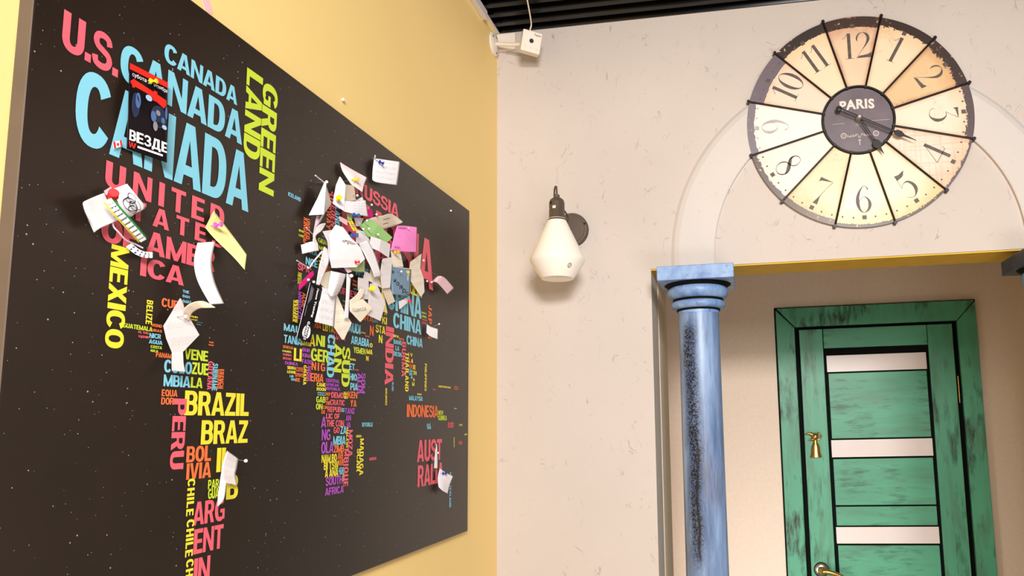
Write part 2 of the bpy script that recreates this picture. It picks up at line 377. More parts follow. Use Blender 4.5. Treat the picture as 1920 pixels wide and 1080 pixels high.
def door():
    D = empty('door_1', (.612, YD, 0)); struct(D)
    ox = -.612; T = YD
    def pr(m, poly, y0, y1): m.prism(poly, y1, y0, lambda p, q, d: (p+ox, d-T, q))
    FX0, FX1, FZ = .155, 1.069, 2.089; w = .0855
    IX0, IX1, IZ = FX0+w, FX1-w, FZ-w-.008
    m = MB(); pr(m, [(FX0-.006, 0), (FX1+.006, 0), (FX1+.006, FZ+.006), (FX0-.006, FZ+.006)], T-.008, T-.001)
    m.build('door_lining', M['black_gap'], D)
    g = .0022
    for poly, nm in (([(FX0, 0), (IX0, 0), (IX0, IZ-g*1.5), (FX0, FZ-g*3)], 'door_frame'), ([(IX1, 0), (FX1, 0), (FX1, FZ-g*2), (IX1, IZ-g)], 'door_frame'),
                     ([(IX0+g, IZ), (IX1-g*.4, IZ), (FX1-g, FZ), (FX0+g*2, FZ)], 'door_frame')):
        m = MB(); pr(m, poly, T-.030, T-.008); m.build(nm, M['green_f'], D, bevel=.003)
    LX0, LX1, LZ = .259, .961, 1.983
    L = MB(); pr(L, [(LX0, .01), (LX1, .01), (LX1, LZ), (LX0, LZ)], T-.018, T-.008); leaf = L.build('door_leaf', M['black_gap'], D)
    PX0, PX1 = .383, .836
    a = LX0+.002; 
    def piece(nm, x0, x1, z0, z1, mt, th=.012, bv=.002):
        m = MB(); pr(m, [(x0, z0), (x1, z0), (x1, z1), (x0, z1)], T-.018-th, T-.018); return m.build(nm, mt, leaf, bevel=bv)
    piece('stile', a, PX0-.0135, .012, LZ-.002, M['green_v']); piece('stile', PX1+.012, LX1-.002, .012, LZ-.002, M['green_v'])
    piece('rail', PX0-.010, PX1+.009, 1.888, LZ-.002, M['green_h'])
    # pixel rows of the panel area measured on the photograph (mid width), converted to heights
    zz = lambda v, u=1650: aty(u, v, YD-.02).z
    rows = [('g', 663.5, 694.5), ('p', 697, 821), ('g', 823.5, 856), ('p', 859, 947), ('p', 949, 985.5), ('g', 988, 1019), ('p', 1022, 1105), ('p', 1107, 1180)]
    for k, a0, a1 in rows:
        z1, z0 = zz(a0), zz(a1)
        if k == 'g': piece('glass_strip', PX0+.000, PX1, z0, z1, M['frost'], .004, .0005)
        else: piece('panel_board', PX0+.004, PX1-.003, z0+.001, z1-.001, M['green_h'], .006, .002)
    zt = zz(1180)-.004
    for i in range(3): piece('panel_board', PX0+.004, PX1-.003, max(.05, zt-.2*(i+1)), zt-.2*i-.004, M['green_h'], .006, .002)
    # hinge
    hz0 = aty(1798, 755, YD-.03).z; hz1 = aty(1795, 705, YD-.03).z
    m = MB(); m.lathe([(.0030, 0), (.0030, hz1-hz0)], (LX1+.006+ox, -.030, hz0), (0, 0, 1), 12)
    for q in (.3, .6): m.lathe([(.005, 0), (.005, .002)], (LX1+.006+ox, -.030, hz0+(hz1-hz0)*q), (0, 0, 1), 12)
    tag(m.build('hinge', M['brass'], D, True), 'thin gold hinge')
    # lever handle
    c = aty(1540, 1068, YD-.03); cx, cz = c.x+ox, c.z
    H = MB(); H.lathe([(.030, 0), (.030, .003), (.026, .007), (.010, .009)], (cx, -.030, cz), (0, -1, 0), 32)
    h = H.build('door_handle', M['nickel'], leaf, True)
    m = MB(); m.lathe([(.034, 0), (.034, .0015)], (cx, -.0301, cz), (0, -1, 0), 28); m.build('dark_ring', M['black_gap'], h)
    m = MB()
    for q in range(5):
        an = PI*(.45+.22*q); m.lathe([(.0032, 0), (.0032, .001)], (cx+.021*math.cos(an), -.0365, cz+.021*math.sin(an)), (0, -1, 0), 10)
    m.build('screw_hole', M['black_gap'], h)
    pts = crom([(cx, -.038, cz), (cx, -.062, cz), (cx+.012, -.074, cz), (cx+.045, -.076, cz-.006), (cx+.085, -.074, cz-.022), (cx+.115, -.072, cz-.045)], 5)
    rr = [.0125 if i < 8 else .0125-.004*math.sin((i-8)/18*PI*.5) for i in range(len(pts))]
    m = MB(); m.tube(pts, rr, 14); tag(m.build('lever', M['brass'], h, True), 'curved coppery lever')
    m = MB(); m.lathe([(.014, 0), (.017, .006), (.017, .022), (.012, .03)], (cx, -.038, cz), (0, -1, 0), 20); m.build('collar', M['brass'], h, True)
    # brass figure hung on the left stile: flared body, neck, head with open beak, loop at the back
    k = aty(1530, 857, YD-.03); k2 = aty(1524, 812, YD-.03); hh = k2.z-k.z; bx, bz = k.x+ox, k.z
    m = MB(); s = hh
    m.lathe([(.25*s, 0), (.245*s, .03*s), (.20*s, .13*s), (.185*s, .3*s), (.165*s, .45*s), (.10*s, .58*s), (.075*s, .66*s), (.09*s, .74*s)], (bx, -.040, bz), (0, 0, 1), 20)
    kn = m.build('brass_figure', M['brass'], leaf, True)
    for v in kn.data.vertices: v.co.y = -.040+(v.co.y+.040)*.55
    m = MB(); m.ball((bx-.0*s, -.043, bz+.86*s), .155*s)
    m.tube([(bx-.05*s, -.043, bz+.92*s), (bx-.25*s, -.046, bz+1.0*s), (bx-.43*s, -.048, bz+.97*s)], [.085*s, .05*s, .008*s], 10)
    m.tube([(bx-.03*s, -.043, bz+.76*s), (bx-.16*s, -.045, bz+.73*s), (bx-.29*s, -.046, bz+.72*s)], [.07*s, .045*s, .008*s], 10)
    m.build('head', M['brass'], kn, True)
    m = MB(); m.tube([(bx+.1*s+.15*s*math.sin(q), -.040, bz+.86*s+.15*s*math.cos(q)) for q in [PI*i/10 for i in range(11)]], .028*s, 8)
    m.build('loop', M['brass'], kn, True)
    m = MB(); m.box(bx-.16*s, bx+.17*s, -.0305, -.0300, bz-.02*s, bz+.8*s); 
door()

# ------------------------------------------------------------------ columns
def paint_blue():
    t = NT('distressed_blue_paint'); v = t.coord((14, 14, 1.6)); v2 = t.coord()
    c = lin((128, 160, 206)); 
    base = t.mix(t.ramp(t.noise(v, 1.2, 6, .65), [(.36, 0.), (.64, 1.)]), lin((50, 78, 124)), lin((142, 168, 206)))
    brown = t.ramp(t.noise(v, 1.5, 5, .6, .3), [(.56, 0.), (.66, .55)])
    col = t.mix(brown, base, lin((96, 80, 86)))
    # a long dark worn streak on the left of the front
    sx = t.n('ShaderNodeSeparateXYZ'); tc = t.n('ShaderNodeTexCoord'); t.link(tc.outputs['Object'], sx.inputs[0])
    xx = t.math('ADD', sx.outputs[0], t.math('MULTIPLY', t.math('SUBTRACT', t.noise(v2, 9, 4), .5), .030))
    band = t.ramp(t.math('ABSOLUTE', t.math('ADD', xx, .022)), [(.008, 1.), (.027, 0.)])
    front = t.math('LESS_THAN', sx.outputs[1], 0.0)
    zr = t.ramp(t.math('MULTIPLY', sx.outputs[2], .5), [(.56, 0.), (.62, 1.), (.905, 1.), (.925, 0.)])
    sp = t.ramp(t.noise(v2, 190, 3, .85), [(.42, 0.), (.58, 1.)])
    m = t.math('MULTIPLY', t.math('MULTIPLY', band, front), zr)
    m = t.math('MULTIPLY', m, t.math('MULTIPLY_ADD', sp, 1.0, .30))
    col = t.mix(t.math('MINIMUM', m, 1.0), col, lin((22, 16, 20)))
    core = t.math('MULTIPLY', t.math('MULTIPLY', t.ramp(t.math('ABSOLUTE', t.math('ADD', xx, .016)), [(.002, 1.), (.0045, 0.)]), front), t.ramp(t.math('MULTIPLY', sx.outputs[2], .5), [(.585, 0.), (.592, 1.), (.74, 1.), (.80, 0.)]))
    col = t.mix(core, col, lin((14, 8, 10)))
    t.bump(t.noise(v2, 60, 4), .12, .003)
    return t.out(col, .4, 0, .5)
M['blue'] = paint_blue()
def blue_cap():
    t = NT('distressed_blue_capital'); v = t.coord((1, 1, 1))
    col = t.mix(t.ramp(t.noise(v, 26, 5, .6), [(.3, 0.), (.7, 1.)]), lin((88, 122, 176)), lin((146, 176, 216)))
    col = t.mix(t.ramp(t.noise(v, 40, 5, .7), [(.60, 0.), (.74, .85)]), col, lin((54, 40, 40)))
    return t.out(col, .42, 0, .45)
M['bluecap'] = blue_cap()
def column():
    R = empty('column', (-.129, 2.10, 0)); zt = 1.992
    m = MB(); m.box(-.108, .108, -.104, .098, zt-.041, zt); m.build('abacus', M['bluecap'], R, bevel=.002)
    prof = [(.060, 1.865), (.0605, 1.878), (.074, 1.880), (.0785, 1.885), (.080, 1.891), (.0785, 1.897), (.074, 1.901), (.071, 1.903), (.071, 1.907),
            (.078, 1.909), (.084, 1.914), (.088, 1.922), (.089, 1.931), (.086, 1.938), (.080, 1.943), (.076, 1.951)]
    m = MB(); m.lathe(prof, (0, 0, 0), (0, 0, 1), 48); m.build('capital', M['bluecap'], R, True)
    m = MB()
    for r0, r1, z0, z1 in ((.0755, .0735, 1.899, 1.9075), (.0625, .064, 1.873, 1.8795), (.083, .098, 1.941, 1.9512)): m.lathe([(r0, z0), (r1, z1)], (0, 0, 0), (0, 0, 1), 48)
    m.build('dark_groove', M['black_gap'], R)
    m = MB(); m.lathe([(.060, .16), (.0605, .8), (.0595, 1.5), (.0588, 1.866)], (0, 0, 0), (0, 0, 1), 56); m.build('shaft', M['blue'], R, True)
    m = MB(); m.box(-.108, .108, -.104, .098, 0, .06); m.lathe([(.10, .06), (.10, .09), (.085, .11), (.09, .13), (.075, .15), (.062, .162)], (0, 0, 0), (0, 0, 1), 48)
    m.build('base', M['bluecap'], R)
    return R
c1 = column(); tag(c1, 'weathered blue round column with square cap under the left foot of the arch', 'column', 'columns of the arched opening')
c2 = c1.copy(); COL.objects.link(c2); c2.location = (.855, 2.10, 0)
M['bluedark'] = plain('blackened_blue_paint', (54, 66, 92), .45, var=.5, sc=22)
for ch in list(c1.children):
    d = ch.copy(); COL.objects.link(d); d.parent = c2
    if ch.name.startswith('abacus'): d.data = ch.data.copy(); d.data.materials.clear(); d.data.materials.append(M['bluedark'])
tag(c2, 'dark blue column cap corner cut off by the right edge, right of the green door', 'column', 'columns of the arched opening')
# black spacer between arch band and column blocks
for cx, lb in ((-.129, 'left'), (.855, 'right')):
    b = MB(); b.box(cx-.072, cx+.060, YF-.012, YF+.04, 1.9925, 2.018 if cx > 5 else 2.006); o = struct(b.build('trim_6' if lb == 'left' else 'trim_7', M['black']))

# ================================================================== WALL CLOCK
CC = Vector((0.3630, YF, 2.4335)); CR = 0.328
def clock_mat(name, base, stain, rimc, rimw, seed, rag=.012, crackle=0., worn=.3):
    t = NT(name); v = t.coord(); mp = t.n('ShaderNodeMapping'); mp.inputs['Location'].default_value = (seed*3.7, seed*1.3, 0); t.link(v, mp.inputs['Vector']); vs = mp.outputs[0]
    sx = t.n('ShaderNodeSeparateXYZ'); t.link(v, sx.inputs[0])
    r = t.math('SQRT', t.math('ADD', t.math('MULTIPLY', sx.outputs[0], sx.outputs[0]), t.math('MULTIPLY', sx.outputs[2], sx.outputs[2])))
    n1 = t.noise(vs, 14, 5, .65); n2 = t.noise(vs, 85, 4, .7); n3 = t.noise(vs, 5, 4, .6)
    b = tuple(x*q for x, q in zip(lin(base), (.93, .89, .87))); s = lin(stain)
    col = t.mix(t.ramp(n3, [(.35, 0.), (.72, .55)]), b, tuple(x*.6+y*.4 for x, y in zip(b, s)))
    edge = t.ramp(t.math('ADD', r, t.math('MULTIPLY', t.math('SUBTRACT', n1, .5), .09)), [(.255, 0.), (.318, .8)])
    col = t.mix(edge, col, s)
    x_, z_ = sx.outputs[0], sx.outputs[2]; ds = None
    for q in (15, -15):
        th = math.radians(30*(seed-1)+q); e_ = t.math('ABSOLUTE', t.math('SUBTRACT', t.math('MULTIPLY', x_, math.cos(th)), t.math('MULTIPLY', z_, math.sin(th)))); ds = e_ if ds is None else t.math('MINIMUM', ds, e_)
    ds = t.math('ADD', ds, t.math('MULTIPLY', t.math('SUBTRACT', n1, .5), .022))
    col = t.mix(t.ramp(ds, [(.000, .75), (.013, 0.)]), col, tuple(x*.8 for x in s))  # browning along the spokes, with their shadow lines painted into it
    # fine brown ageing specks and cracks
    cr = t.ramp(t.math('ABSOLUTE', t.math('SUBTRACT', t.noise(vs, 22, 3, .6, 1.0), .5)), [(0., 1.), (.012, 0.)])
    mk = t.ramp(t.noise(vs, 13, 2), [(.56, 0.), (.64, 1.)])
    col = t.mix(t.math('MULTIPLY', t.math('MULTIPLY', cr, mk), .30+crackle), col, lin((110, 66, 36)))
    if crackle:
        lx = t.ramp(t.math('ABSOLUTE', t.math('SUBTRACT', t.noise(t.coord((1, 1, 60), 'Object', (0, .5, 0)), 1.2, 2), .5)), [(0., 1.), (.03, 0.)])
        lz = t.ramp(t.math('ABSOLUTE', t.math('SUBTRACT', t.noise(t.coord((60, 1, 1), 'Object', (0, .5, 0)), 1.2, 2), .5)), [(0., 1.), (.03, 0.)])
        col = t.mix(t.math('MULTIPLY', t.math('MAXIMUM', lx, lz), .28), col, lin((140, 100, 74)))
    # dark rim with a ragged inner edge and chips
    rr = t.math('ADD', r, t.math('MULTIPLY', t.math('SUBTRACT', n2, .5), rag*2.2))
    rim = t.math('GREATER_THAN', rr, CR-rimw)
    chip = t.math('MULTIPLY', t.ramp(n2, [(.60, 0.), (.62, 1.)]), t.ramp(n1, [(.5, 0.), (.56, worn*2)]))
    rim = t.math('MULTIPLY', rim, t.math('SUBTRACT', 1.0, chip))
    col = t.mix(rim, col, lin(rimc))
    return t.out(col, .33, 0, .5)
cream, warm = (248, 232, 208), (214, 160, 104)
CP = [  # per wedge: base, stain, rim colour, rim width, rag, crackle, worn
 ((238, 216, 184), (196, 124, 92), (66, 50, 42), .034, .004, 0, .5),
 ((244, 226, 196), (228, 184, 134), (58, 44, 38), .026, .010, 0, .5),
 ((232, 200, 154), (186, 128, 76), (62, 48, 44), .030, .022, 0, .6),
 ((246, 232, 212), (222, 180, 140), (88, 74, 76), .022, .014, 0, .6),
 ((242, 224, 206), (226, 178, 140), (92, 76, 78), .008, .012, .15, .9),
 ((246, 234, 208), (228, 176, 104), (74, 58, 40), .007, .010, 0, .8),
 ((248, 238, 214), (232, 186, 116), (84, 66, 46), .010, .008, 0, .6),
 ((242, 224, 188), (222, 172, 110), (98, 80, 62), .018, .004, 0, .2),
 ((250, 238, 226), (238, 214, 196), (104, 92, 90), .016, .012, 0, .6),
 ((252, 246, 236), (232, 216, 210), (126, 116, 124), .022, .006, 0, .2),
 ((242, 222, 204), (224, 176, 132), (110, 98, 106), .044, .004, 0, .1),
 ((246, 226, 194), (232, 190, 140), (56, 46, 42), .032, .008, 0, .5)]
M['clock_iron'] = plain('clock_iron', (42, 36, 34), .38, .6, .5, .15)
M['numeral'] = plain('faded_black_numeral', (84, 72, 64), .5, var=.3, sc=90)
M['numeral_pale'] = plain('pale_grey_numeral', (176, 168, 162), .5, var=.15, sc=90)
M['hub'] = plain('hub_dial_grey', (104, 92, 98), .3, 0, .6, .14, 20)
M['hubtext'] = plain('hub_lettering', (232, 212, 200), .5)
def wedge(a0, a1, r0, r1, n=10):
    P = [(r0*math.sin(a0+(a1-a0)*i/n), r0*math.cos(a0+(a1-a0)*i/n)) for i in range(n+1)]
    Q = [(r1*math.sin(a1-(a1-a0)*i/n), r1*math.cos(a1-(a1-a0)*i/n)) for i in range(n+1)]
    return (P+Q)[::-1]
def stroke(pts, n=6):                                          # ribbon of varying width
    P = crom(pts, n); L = []; Rr = []
    for i, (x, y, wd) in enumerate(P):
        a = P[max(i-1, 0)]; c = P[min(i+1, len(P)-1)]; dx, dy = c[0]-a[0], c[1]-a[1]; l = math.hypot(dx, dy) or 1
        nx, ny = -dy/l, dx/l; wd = max(wd, .014)/2; L.append((x+nx*wd, y+ny*wd)); Rr.append((x-nx*wd, y-ny*wd))
    return [[L[i], Rr[i], Rr[i+1], L[i+1]] for i in range(len(P)-1)]
def ell(cx, cy, rx, ry, wmax, n=28, ph=0.0, wmin=.016):
    P = [(cx+rx*math.cos(2*PI*i/n), cy+ry*math.sin(2*PI*i/n), wmin+(wmax-wmin)*abs(math.cos(2*PI*i/n+ph))**2.2) for i in range(n+1)]
    return stroke(P, 1)
six = [(.47, .84, .05), (.44, .93, .03), (.34, .99, .016), (.20, .86, .05), (.09, .62, .11), (.07, .36, .13), (.15, .1, .07), (.3, .005, .02), (.46, .1, .08), (.53, .3, .12), (.46, .5, .06), (.31, .585, .016), (.16, .47, .016), (.12, .38, .014)]
GL = {'0': ell(.3, .5, .25, .49, .13), '1': [[(.24, 0), (.37, 0), (.37, 1), (.24, 1)]]+stroke([(.06, .80, .02), (.14, .84, .016), (.25, .985, .02)])+stroke([(.14, .006, .014), (.47, .006, .014)], 2),
 '2': stroke([(.10, .66, .02), (.08, .78, .06), (.16, .93, .05), (.32, .992, .016), (.48, .9, .09), (.53, .74, .12), (.46, .56, .07), (.28, .32, .02), (.05, .03, .014)])+[[(.03, 0), (.60, 0), (.30, .10), (.16, .09)], [(.30, .10), (.60, 0), (.63, .2), (.5, .13)]],
 '3': [[(.10, .82), (.16, .90), (.46, .975), (.08, 1)], [(.46, .975), (.52, 1), (.08, 1)]]+stroke([(.5, .985, .02), (.38, .78, .014), (.24, .57, .014)])+stroke([(.24, .57, .014), (.4, .575, .03), (.54, .42, .10), (.55, .22, .13), (.42, .04, .05), (.26, .0, .016), (.12, .05, .016), (.06, .16, .02)]),
 '4': [[(.38, 0), (.51, 0), (.51, 1), (.38, 1)]]+stroke([(.44, .99, .016), (.0, .30, .02)], 2)+stroke([(.0, .295, .02), (.64, .295, .02)], 2)+stroke([(.64, .30, .016), (.68, .40, .02)], 2),
 '5': [[(.13, .80), (.36, .83), (.44, .87), (.12, 1)], [(.12, 1), (.44, .87), (.56, 1.02), (.3, .965)]]+stroke([(.125, .85, .014), (.11, .48, .014)], 2)+stroke([(.11, .48, .014), (.26, .60, .02), (.44, .58, .07), (.55, .4, .12), (.54, .2, .13), (.40, .03, .04), (.24, 0, .014), (.08, .10, .014)]),
 '6': stroke(six), '7': [[(.06, .80), (.12, .88), (.5, .975), (.05, 1)], [(.5, .975), (.58, 1), (.05, 1)], [(.22, 0), (.42, 0), (.375, .30), (.34, .30)]]+stroke([(.57, .985, .02), (.44, .62, .014), (.355, .28, .03)]),
 '8': ell(.3, .77, .19, .215, .04, ph=.6)+ell(.3, .27, .25, .265, .05, ph=.6)+stroke([(.12, .86, .03), (.14, .70, .10), (.30, .54, .14), (.47, .38, .13), (.545, .22, .05)])}
GL['9'] = [[(.6-x, 1-y) for x, y in q] for q in GL['6']]
def clock():
    R = empty('wall_clock', CC); tag(R, 'large round vintage wall clock of twelve cream wedges above the arched opening', 'clock')
    # local frame: x right, z up, -y out of the wall
    fn = lambda p, q, d: (p, -d, q)
    b = MB(); b.lathe([(CR-.03, .001), (CR-.012, .006)], (0, 0, 0), (0, -1, 0), 60); b.build('back_ring', M['clock_iron'], R)
    for k in range(12):
        base, stain, rimc, rimw, rag, crk, worn = CP[k]
        mt = clock_mat('aged_dial_wedge_%d' % (k or 12), base, stain, rimc, rimw, k+1, rag, crk, worn)
        a = math.radians(30*k); h = math.radians(14.75)
        m = MB(); m.prism(wedge(a-h, a+h, .099, CR), .008, .013, fn)
        pan = m.build('dial_wedge', mt, R)
        # numeral, hour block and minute dots printed on the wedge
        m = MB(); er = Vector((math.sin(a), math.cos(a))); ea = Vector((math.cos(a), -math.sin(a)))
        num = str(k or 12); inv = 4 <= k <= 8; H = .081; rc = .243 if len(num) == 1 else .235
        if num in '135': pass
        adv = .62; n = len(num); W = (adv*n)*H
        for gi, ch in enumerate(num):
            for q in GL[ch]:
                P = []
                for x, y in q:
                    X = (x+.02+gi*adv*(.72 if num == '11' else .86 if n == 2 else 1)-adv*n/2*(.8 if n == 2 else 1))*H*.92; Y = (y-.5)*H
                    if inv: X, Y = -X, -Y
                    p2 = er*(rc+Y)+ea*X; P.append((p2.x, p2.y))
                m.add([fn(x, y, .0133) for x, y in P], [tuple(range(len(P)))])
        pale = k in (9,)
        nm = M['numeral_pale'] if pale else M['numeral']
        m.build('numeral', nm, pan)
        m = MB(); s = .0062
        P = [er*(.298+dy*s)+ea*(dx*s) for dx, dy in ((-1, -1), (1, -1), (1, 1), (-1, 1))]; m.add([fn(p.x, p.y, .0133) for p in P], [(0, 1, 2, 3)])
        for j in (-2, -1, 1, 2):
            aj = a+math.radians(6*j); c = Vector((math.sin(aj), math.cos(aj)))*.299; t2 = Vector((math.cos(aj), -math.sin(aj))); u2 = Vector((math.sin(aj), math.cos(aj)))
            P = [c+u2*dy*.0026+t2*dx*.0022 for dx, dy in ((-1, -1), (1, -1), (1, 1), (-1, 1))]; m.add([fn(p.x, p.y, .0133) for p in P], [(0, 1, 2, 3)])
        m.build('minute_marks', nm, pan)
    for k in range(12):
        a = math.radians(15+30*k); d = Vector((math.sin(a), 0, math.cos(a)))
        m = MB(); m.tube([d*.098+Vector((0, -.0150, 0)), d*(CR+.003)+Vector((0, -.0150, 0))], .0031, 8)
        m.tube([d*(CR+.003)+Vector((0, -.002, 0)), d*(CR+.003)+Vector((0, -.0195, 0))], .0052, 10)
        m.tube([d*.103+Vector((0, -.010, 0)), d*.103+Vector((0, -.0215, 0))], .0042, 10)
        m.build('spoke', M['clock_iron'], R, True)
    m = MB(); m.lathe([(.101, .008), (.101, .0145)], (0, 0, 0), (0, -1, 0), 64); hub = m.build('hub_dial', M['hub'], R)
    m = MB(); n = 72; vs = []; fs = []
    for i in range(n):
        a = 2*PI*i/n
        for k in range(10):
            q = 2*PI*k/10; r = .1035+.0042*math.cos(q); vs.append((r*math.sin(a), -.0155+.0055*math.sin(q), r*math.cos(a)))
    for i in range(n):
        for k in range(10): fs.append((i*10+k, i*10+(k+1) % 10, ((i+1) % n)*10+(k+1) % 10, ((i+1) % n)*10+k))
    m.add(vs, fs); m.build('hub_ring', M['clock_iron'], R, True)
    V, F, asp = glyphs('PARIS', .040, 1.10); m = MB()
    m.add([(-.051+x*.100, -.0148, .031+y*.031+.003*math.sin(x*PI)) for x, y in V], F)
    m.build('hub_lettering', M['hubtext'], hub); m = MB()
    for cx in (-.045, .048):
        for r in (.0075, .003): 
            for q in ell(0, 0, 1, 1, .22, 20, wmin=.22): m.add([(cx+x*r, -.0148, -.046+y*r) for x, y in q], [(0, 1, 2, 3)])
    for i in range(9):                                          # small scroll ornament between the two rings
        cx = -.032+i*.008; s = 1 if i % 2 else -1
        sp = [(.0045*(1-q/11)*math.cos(q*.62), s*.0045*(1-q/11)*math.sin(q*.62), .0011) for q in range(10)]
        for q in stroke([(x*1000, y*1000, wd*1000) for x, y, wd in sp], 1): m.add([(cx+x/1000, -.0148, -.047-(.004 if i % 3 == 1 else 0)+y/1000) for x, y in q], [(0, 1, 2, 3)])
    for x0, x1, z in ((.03, .09, -.006), (-.075, -.04, -.008)): m.box(x0, x1, -.0148, -.0146, z, z+.0006)
    m.box(-.0008, .0008, -.0148, -.0146, -.078, -.058); m.box(-.005, .005, -.0148, -.0146, -.064, -.0628)
    m.build('hub_ornament', M['hubtext'], hub)
    def hand(name, ang, L, sp, tail, y, wd):
        a = math.radians(ang); d = Vector((math.sin(a), math.cos(a))); t = Vector((math.cos(a), -math.sin(a)))
        m = MB()
        def poly(P): m.prism([((d*u+t*v).x, (d*u+t*v).y) for u, v in P][::-1], y, y+.0018, fn)
        poly([(-tail, -wd*.5), (-tail, -wd*.18), (sp-.013, -wd*.08), (sp-.013, -wd*.34)]); poly([(-tail, wd*.18), (-tail, wd*.5), (sp-.013, wd*.34), (sp-.013, wd*.08)])
        leafp = [(sp-.016, -.002), (sp-.008, -.0085), (sp+.004, -.0095), (sp+.016, -.003), (L, -.0004), (L, .0004), (sp+.016, .003), (sp+.004, .0095), (sp-.008, .0085), (sp-.016, .002)]
        if name == 'hour_hand': leafp = [(u, v*1.25) for u, v in leafp]
        poly(leafp[::-1]); 
        if tail > .02:
            e = d*(-tail); m.lathe([(.0085, 0), (.009, .002), (.0075, .0045), (.004, .0055)], (e.x, -y, e.y), (0, -1, 0), 20)
            for q in range(8): 
                aa = q*PI/4; m.ball((e.x+.0066*math.cos(aa), -y-.003, e.y+.0066*math.sin(aa)), .0026, seg=6)
        return m.build(name, M['clock_iron'], R)
    hand('hour_hand', 151, .132, .096, .004, .027, .0095); hand('minute_hand', 118.5, .178, .124, .064, .033, .0100)
    m = MB(); m.lathe([(.0095, .014), (.0095, .034), (.007, .038), (.004, .041)], (0, 0, 0), (0, -1, 0), 20); m.build('centre_pin', M['steel'], R, True)
clock()

# ================================================================== WALL LAMP
def lamp():
    pl = aty(1071, 431, YF-.012); ax = aty(1044.5, 430, 1.965)
    R = empty('wall_lamp', (pl.x, YF, pl.z)); tag(R, 'wall lamp with opal glass cone shade and dark bronze fittings beside the arched opening', 'lamp')
    M['bronze'] = plain('dark_bronze', (84, 70, 58), .45, .0, .5, .05)
    t = NT('opal_glass'); t.out(lin((248, 240, 226)), .22, 0, .5); t.b.inputs['Subsurface Weight'].default_value = .25; t.b.inputs['Subsurface Radius'].default_value = (.03, .028, .022); t.b.inputs['Coat Weight'].default_value = .3
    M['opal'] = t.m
    m = MB(); m.lathe([(.0535, .0005), (.0535, .012), (.050, .016), (.044, .0165), (.043, .019), (.010, .021)], (0, 0, 0), (0, -1, 0), 48)
    m.build('wall_plate', M['bronze'], R, True)
    m = MB()
    for q in (.35, 3.6): m.lathe([(.0035, 0), (.003, .003)], (.047*math.cos(q), -.0165, .047*math.sin(q)), (0, -1, 0), 10)
    m.build('screw', M['black'], R)
    ox, oy, oz = ax.x-pl.x, 1.965-YF, 0
    zz = lambda v: aty(1044.5, v, 1.965).z-pl.z
    z_top, z_wide, z_bot = zz(409), zz(492), zz(523)
    H = z_top-z_bot
    prof = [(.002, z_bot+.004), (.040, z_bot+.002), (.0455, z_bot), (.048, z_bot+.003), (.0755, z_wide-.004), (.0785, z_wide+.004), (.0775, z_wide+.012), (.0275, z_top-.010), (.0245, z_top-.003), (.022, z_top)]
    m = MB(); m.lathe(prof, (ox, oy, 0), (0, 0, 1), 64, cap=False); sh = m.build('glass_shade', M['opal'], R, True); sh.data.set_sharp_from_angle(angle=math.radians(60))
    m = MB(); m.lathe([(.026, z_top-.012), (.0275, z_top-.008), (.0225, z_top), (.0222, z_top+.044), (.0195, z_top+.053), (.013, z_top+.0585), (.004, z_top+.060)], (ox, oy, 0), (0, 0, 1), 40)
    cap = m.build('lamp_holder', M['bronze'], R, True)
    # printed marks on holder and glass
    m = MB(); 
    def mark(u, v, wpx, hpx, rad, mt, nm, par, shape='rect'):
        an = math.asin(max(-1, min(1, (u-1044.5)/FPX*1.965/rad))); z = zz(v); wd = wpx/FPX*1.965/2/rad; hh = hpx/FPX*1.965/2
        mm = MB(); 
        if shape == 'rect': P = [(-1, -1), (1, -1), (1, 1), (-1, 1)]
        else: P = [(math.cos(i*PI/6), math.sin(i*PI/6)) for i in range(12)]
        mm.add([(ox+(rad+.0006)*math.sin(an+p*wd), oy-(rad+.0006)*math.cos(an+p*wd), z+q*hh) for p, q in P], [tuple(range(len(P)))])
        mm.build(nm, mt, par)
    mark(1043, 391.5, 6.5, 5.5, .0222, M['white_trunk'], 'printed_mark', cap)
    mark(1032, 393, 5.5, 1.6, .0222, M['numeral_pale'], 'printed_mark', cap)
    mark(1036, 383, 5.5, 6, .0222, M['black'], 'screw_hole', cap, 'disc')
    # small round mark on the lower cone of the glass
    an = math.asin(33/FPX*1.965/.0665); z = zz(505.5); mm = MB(); rad = .0650
    k = (.0755-.048)/(z_wide-.004-z_bot-.003); rad = .048+k*(z-z_bot-.003)+.0006
    for q in ell(0, 0, 1, 1, .3, 18, wmin=.3)+[[(-.5, -.4), (-.2, -.5), (.5, .4), (.2, .5)]]:
        mm.add([(ox+(rad+k*y*.0052)*math.sin(an+x*.0052/rad), oy-(rad+k*y*.0052)*math.cos(an+x*.0052/rad), z+y*.0052) for x, y in q], [(0, 1, 2, 3)])
    mm.build('printed_mark', M['black'], sh)
    m = MB(); zc = z_top+.058
    pts = crom([(0, -.018, .0), (0, -.045, .002), (0, -.075, .03), (ox*.0+0, -.085, zc*.6), (ox*.4, -.095, zc+.018), (ox*.8, -.125, zc+.040), (ox, oy+.022, zc+.034), (ox-.001, oy+.003, zc+.014), (ox, oy, zc-.004)], 6)
    pts = crom([(0, -.018, 0), (0, -.040, .0), (ox*.25, -.055, .03), (ox*.6, oy+.062, zc*.75), (ox-.013, oy+.040, zc-.020), (ox-.0150, oy+.030, zc+.014), (ox-.012, oy+.022, zc+.034), (ox-.007, oy+.014, zc+.041), (ox-.002, oy+.006, zc+.034), (ox, oy+.001, zc+.014), (ox, oy, zc-.002)], 6)
    m.tube(pts, .0026, 10); m.build('curved_arm', M['bronze'], R, True)
    m = MB(); m.lathe([(.0085, zc-.003), (.0085, zc+.010), (.0045, zc+.0105), (.0045, zc+.013)], (ox, oy, 0), (0, 0, 1), 16); m.build('arm_nut', M['bronze'], R, True)
lamp()

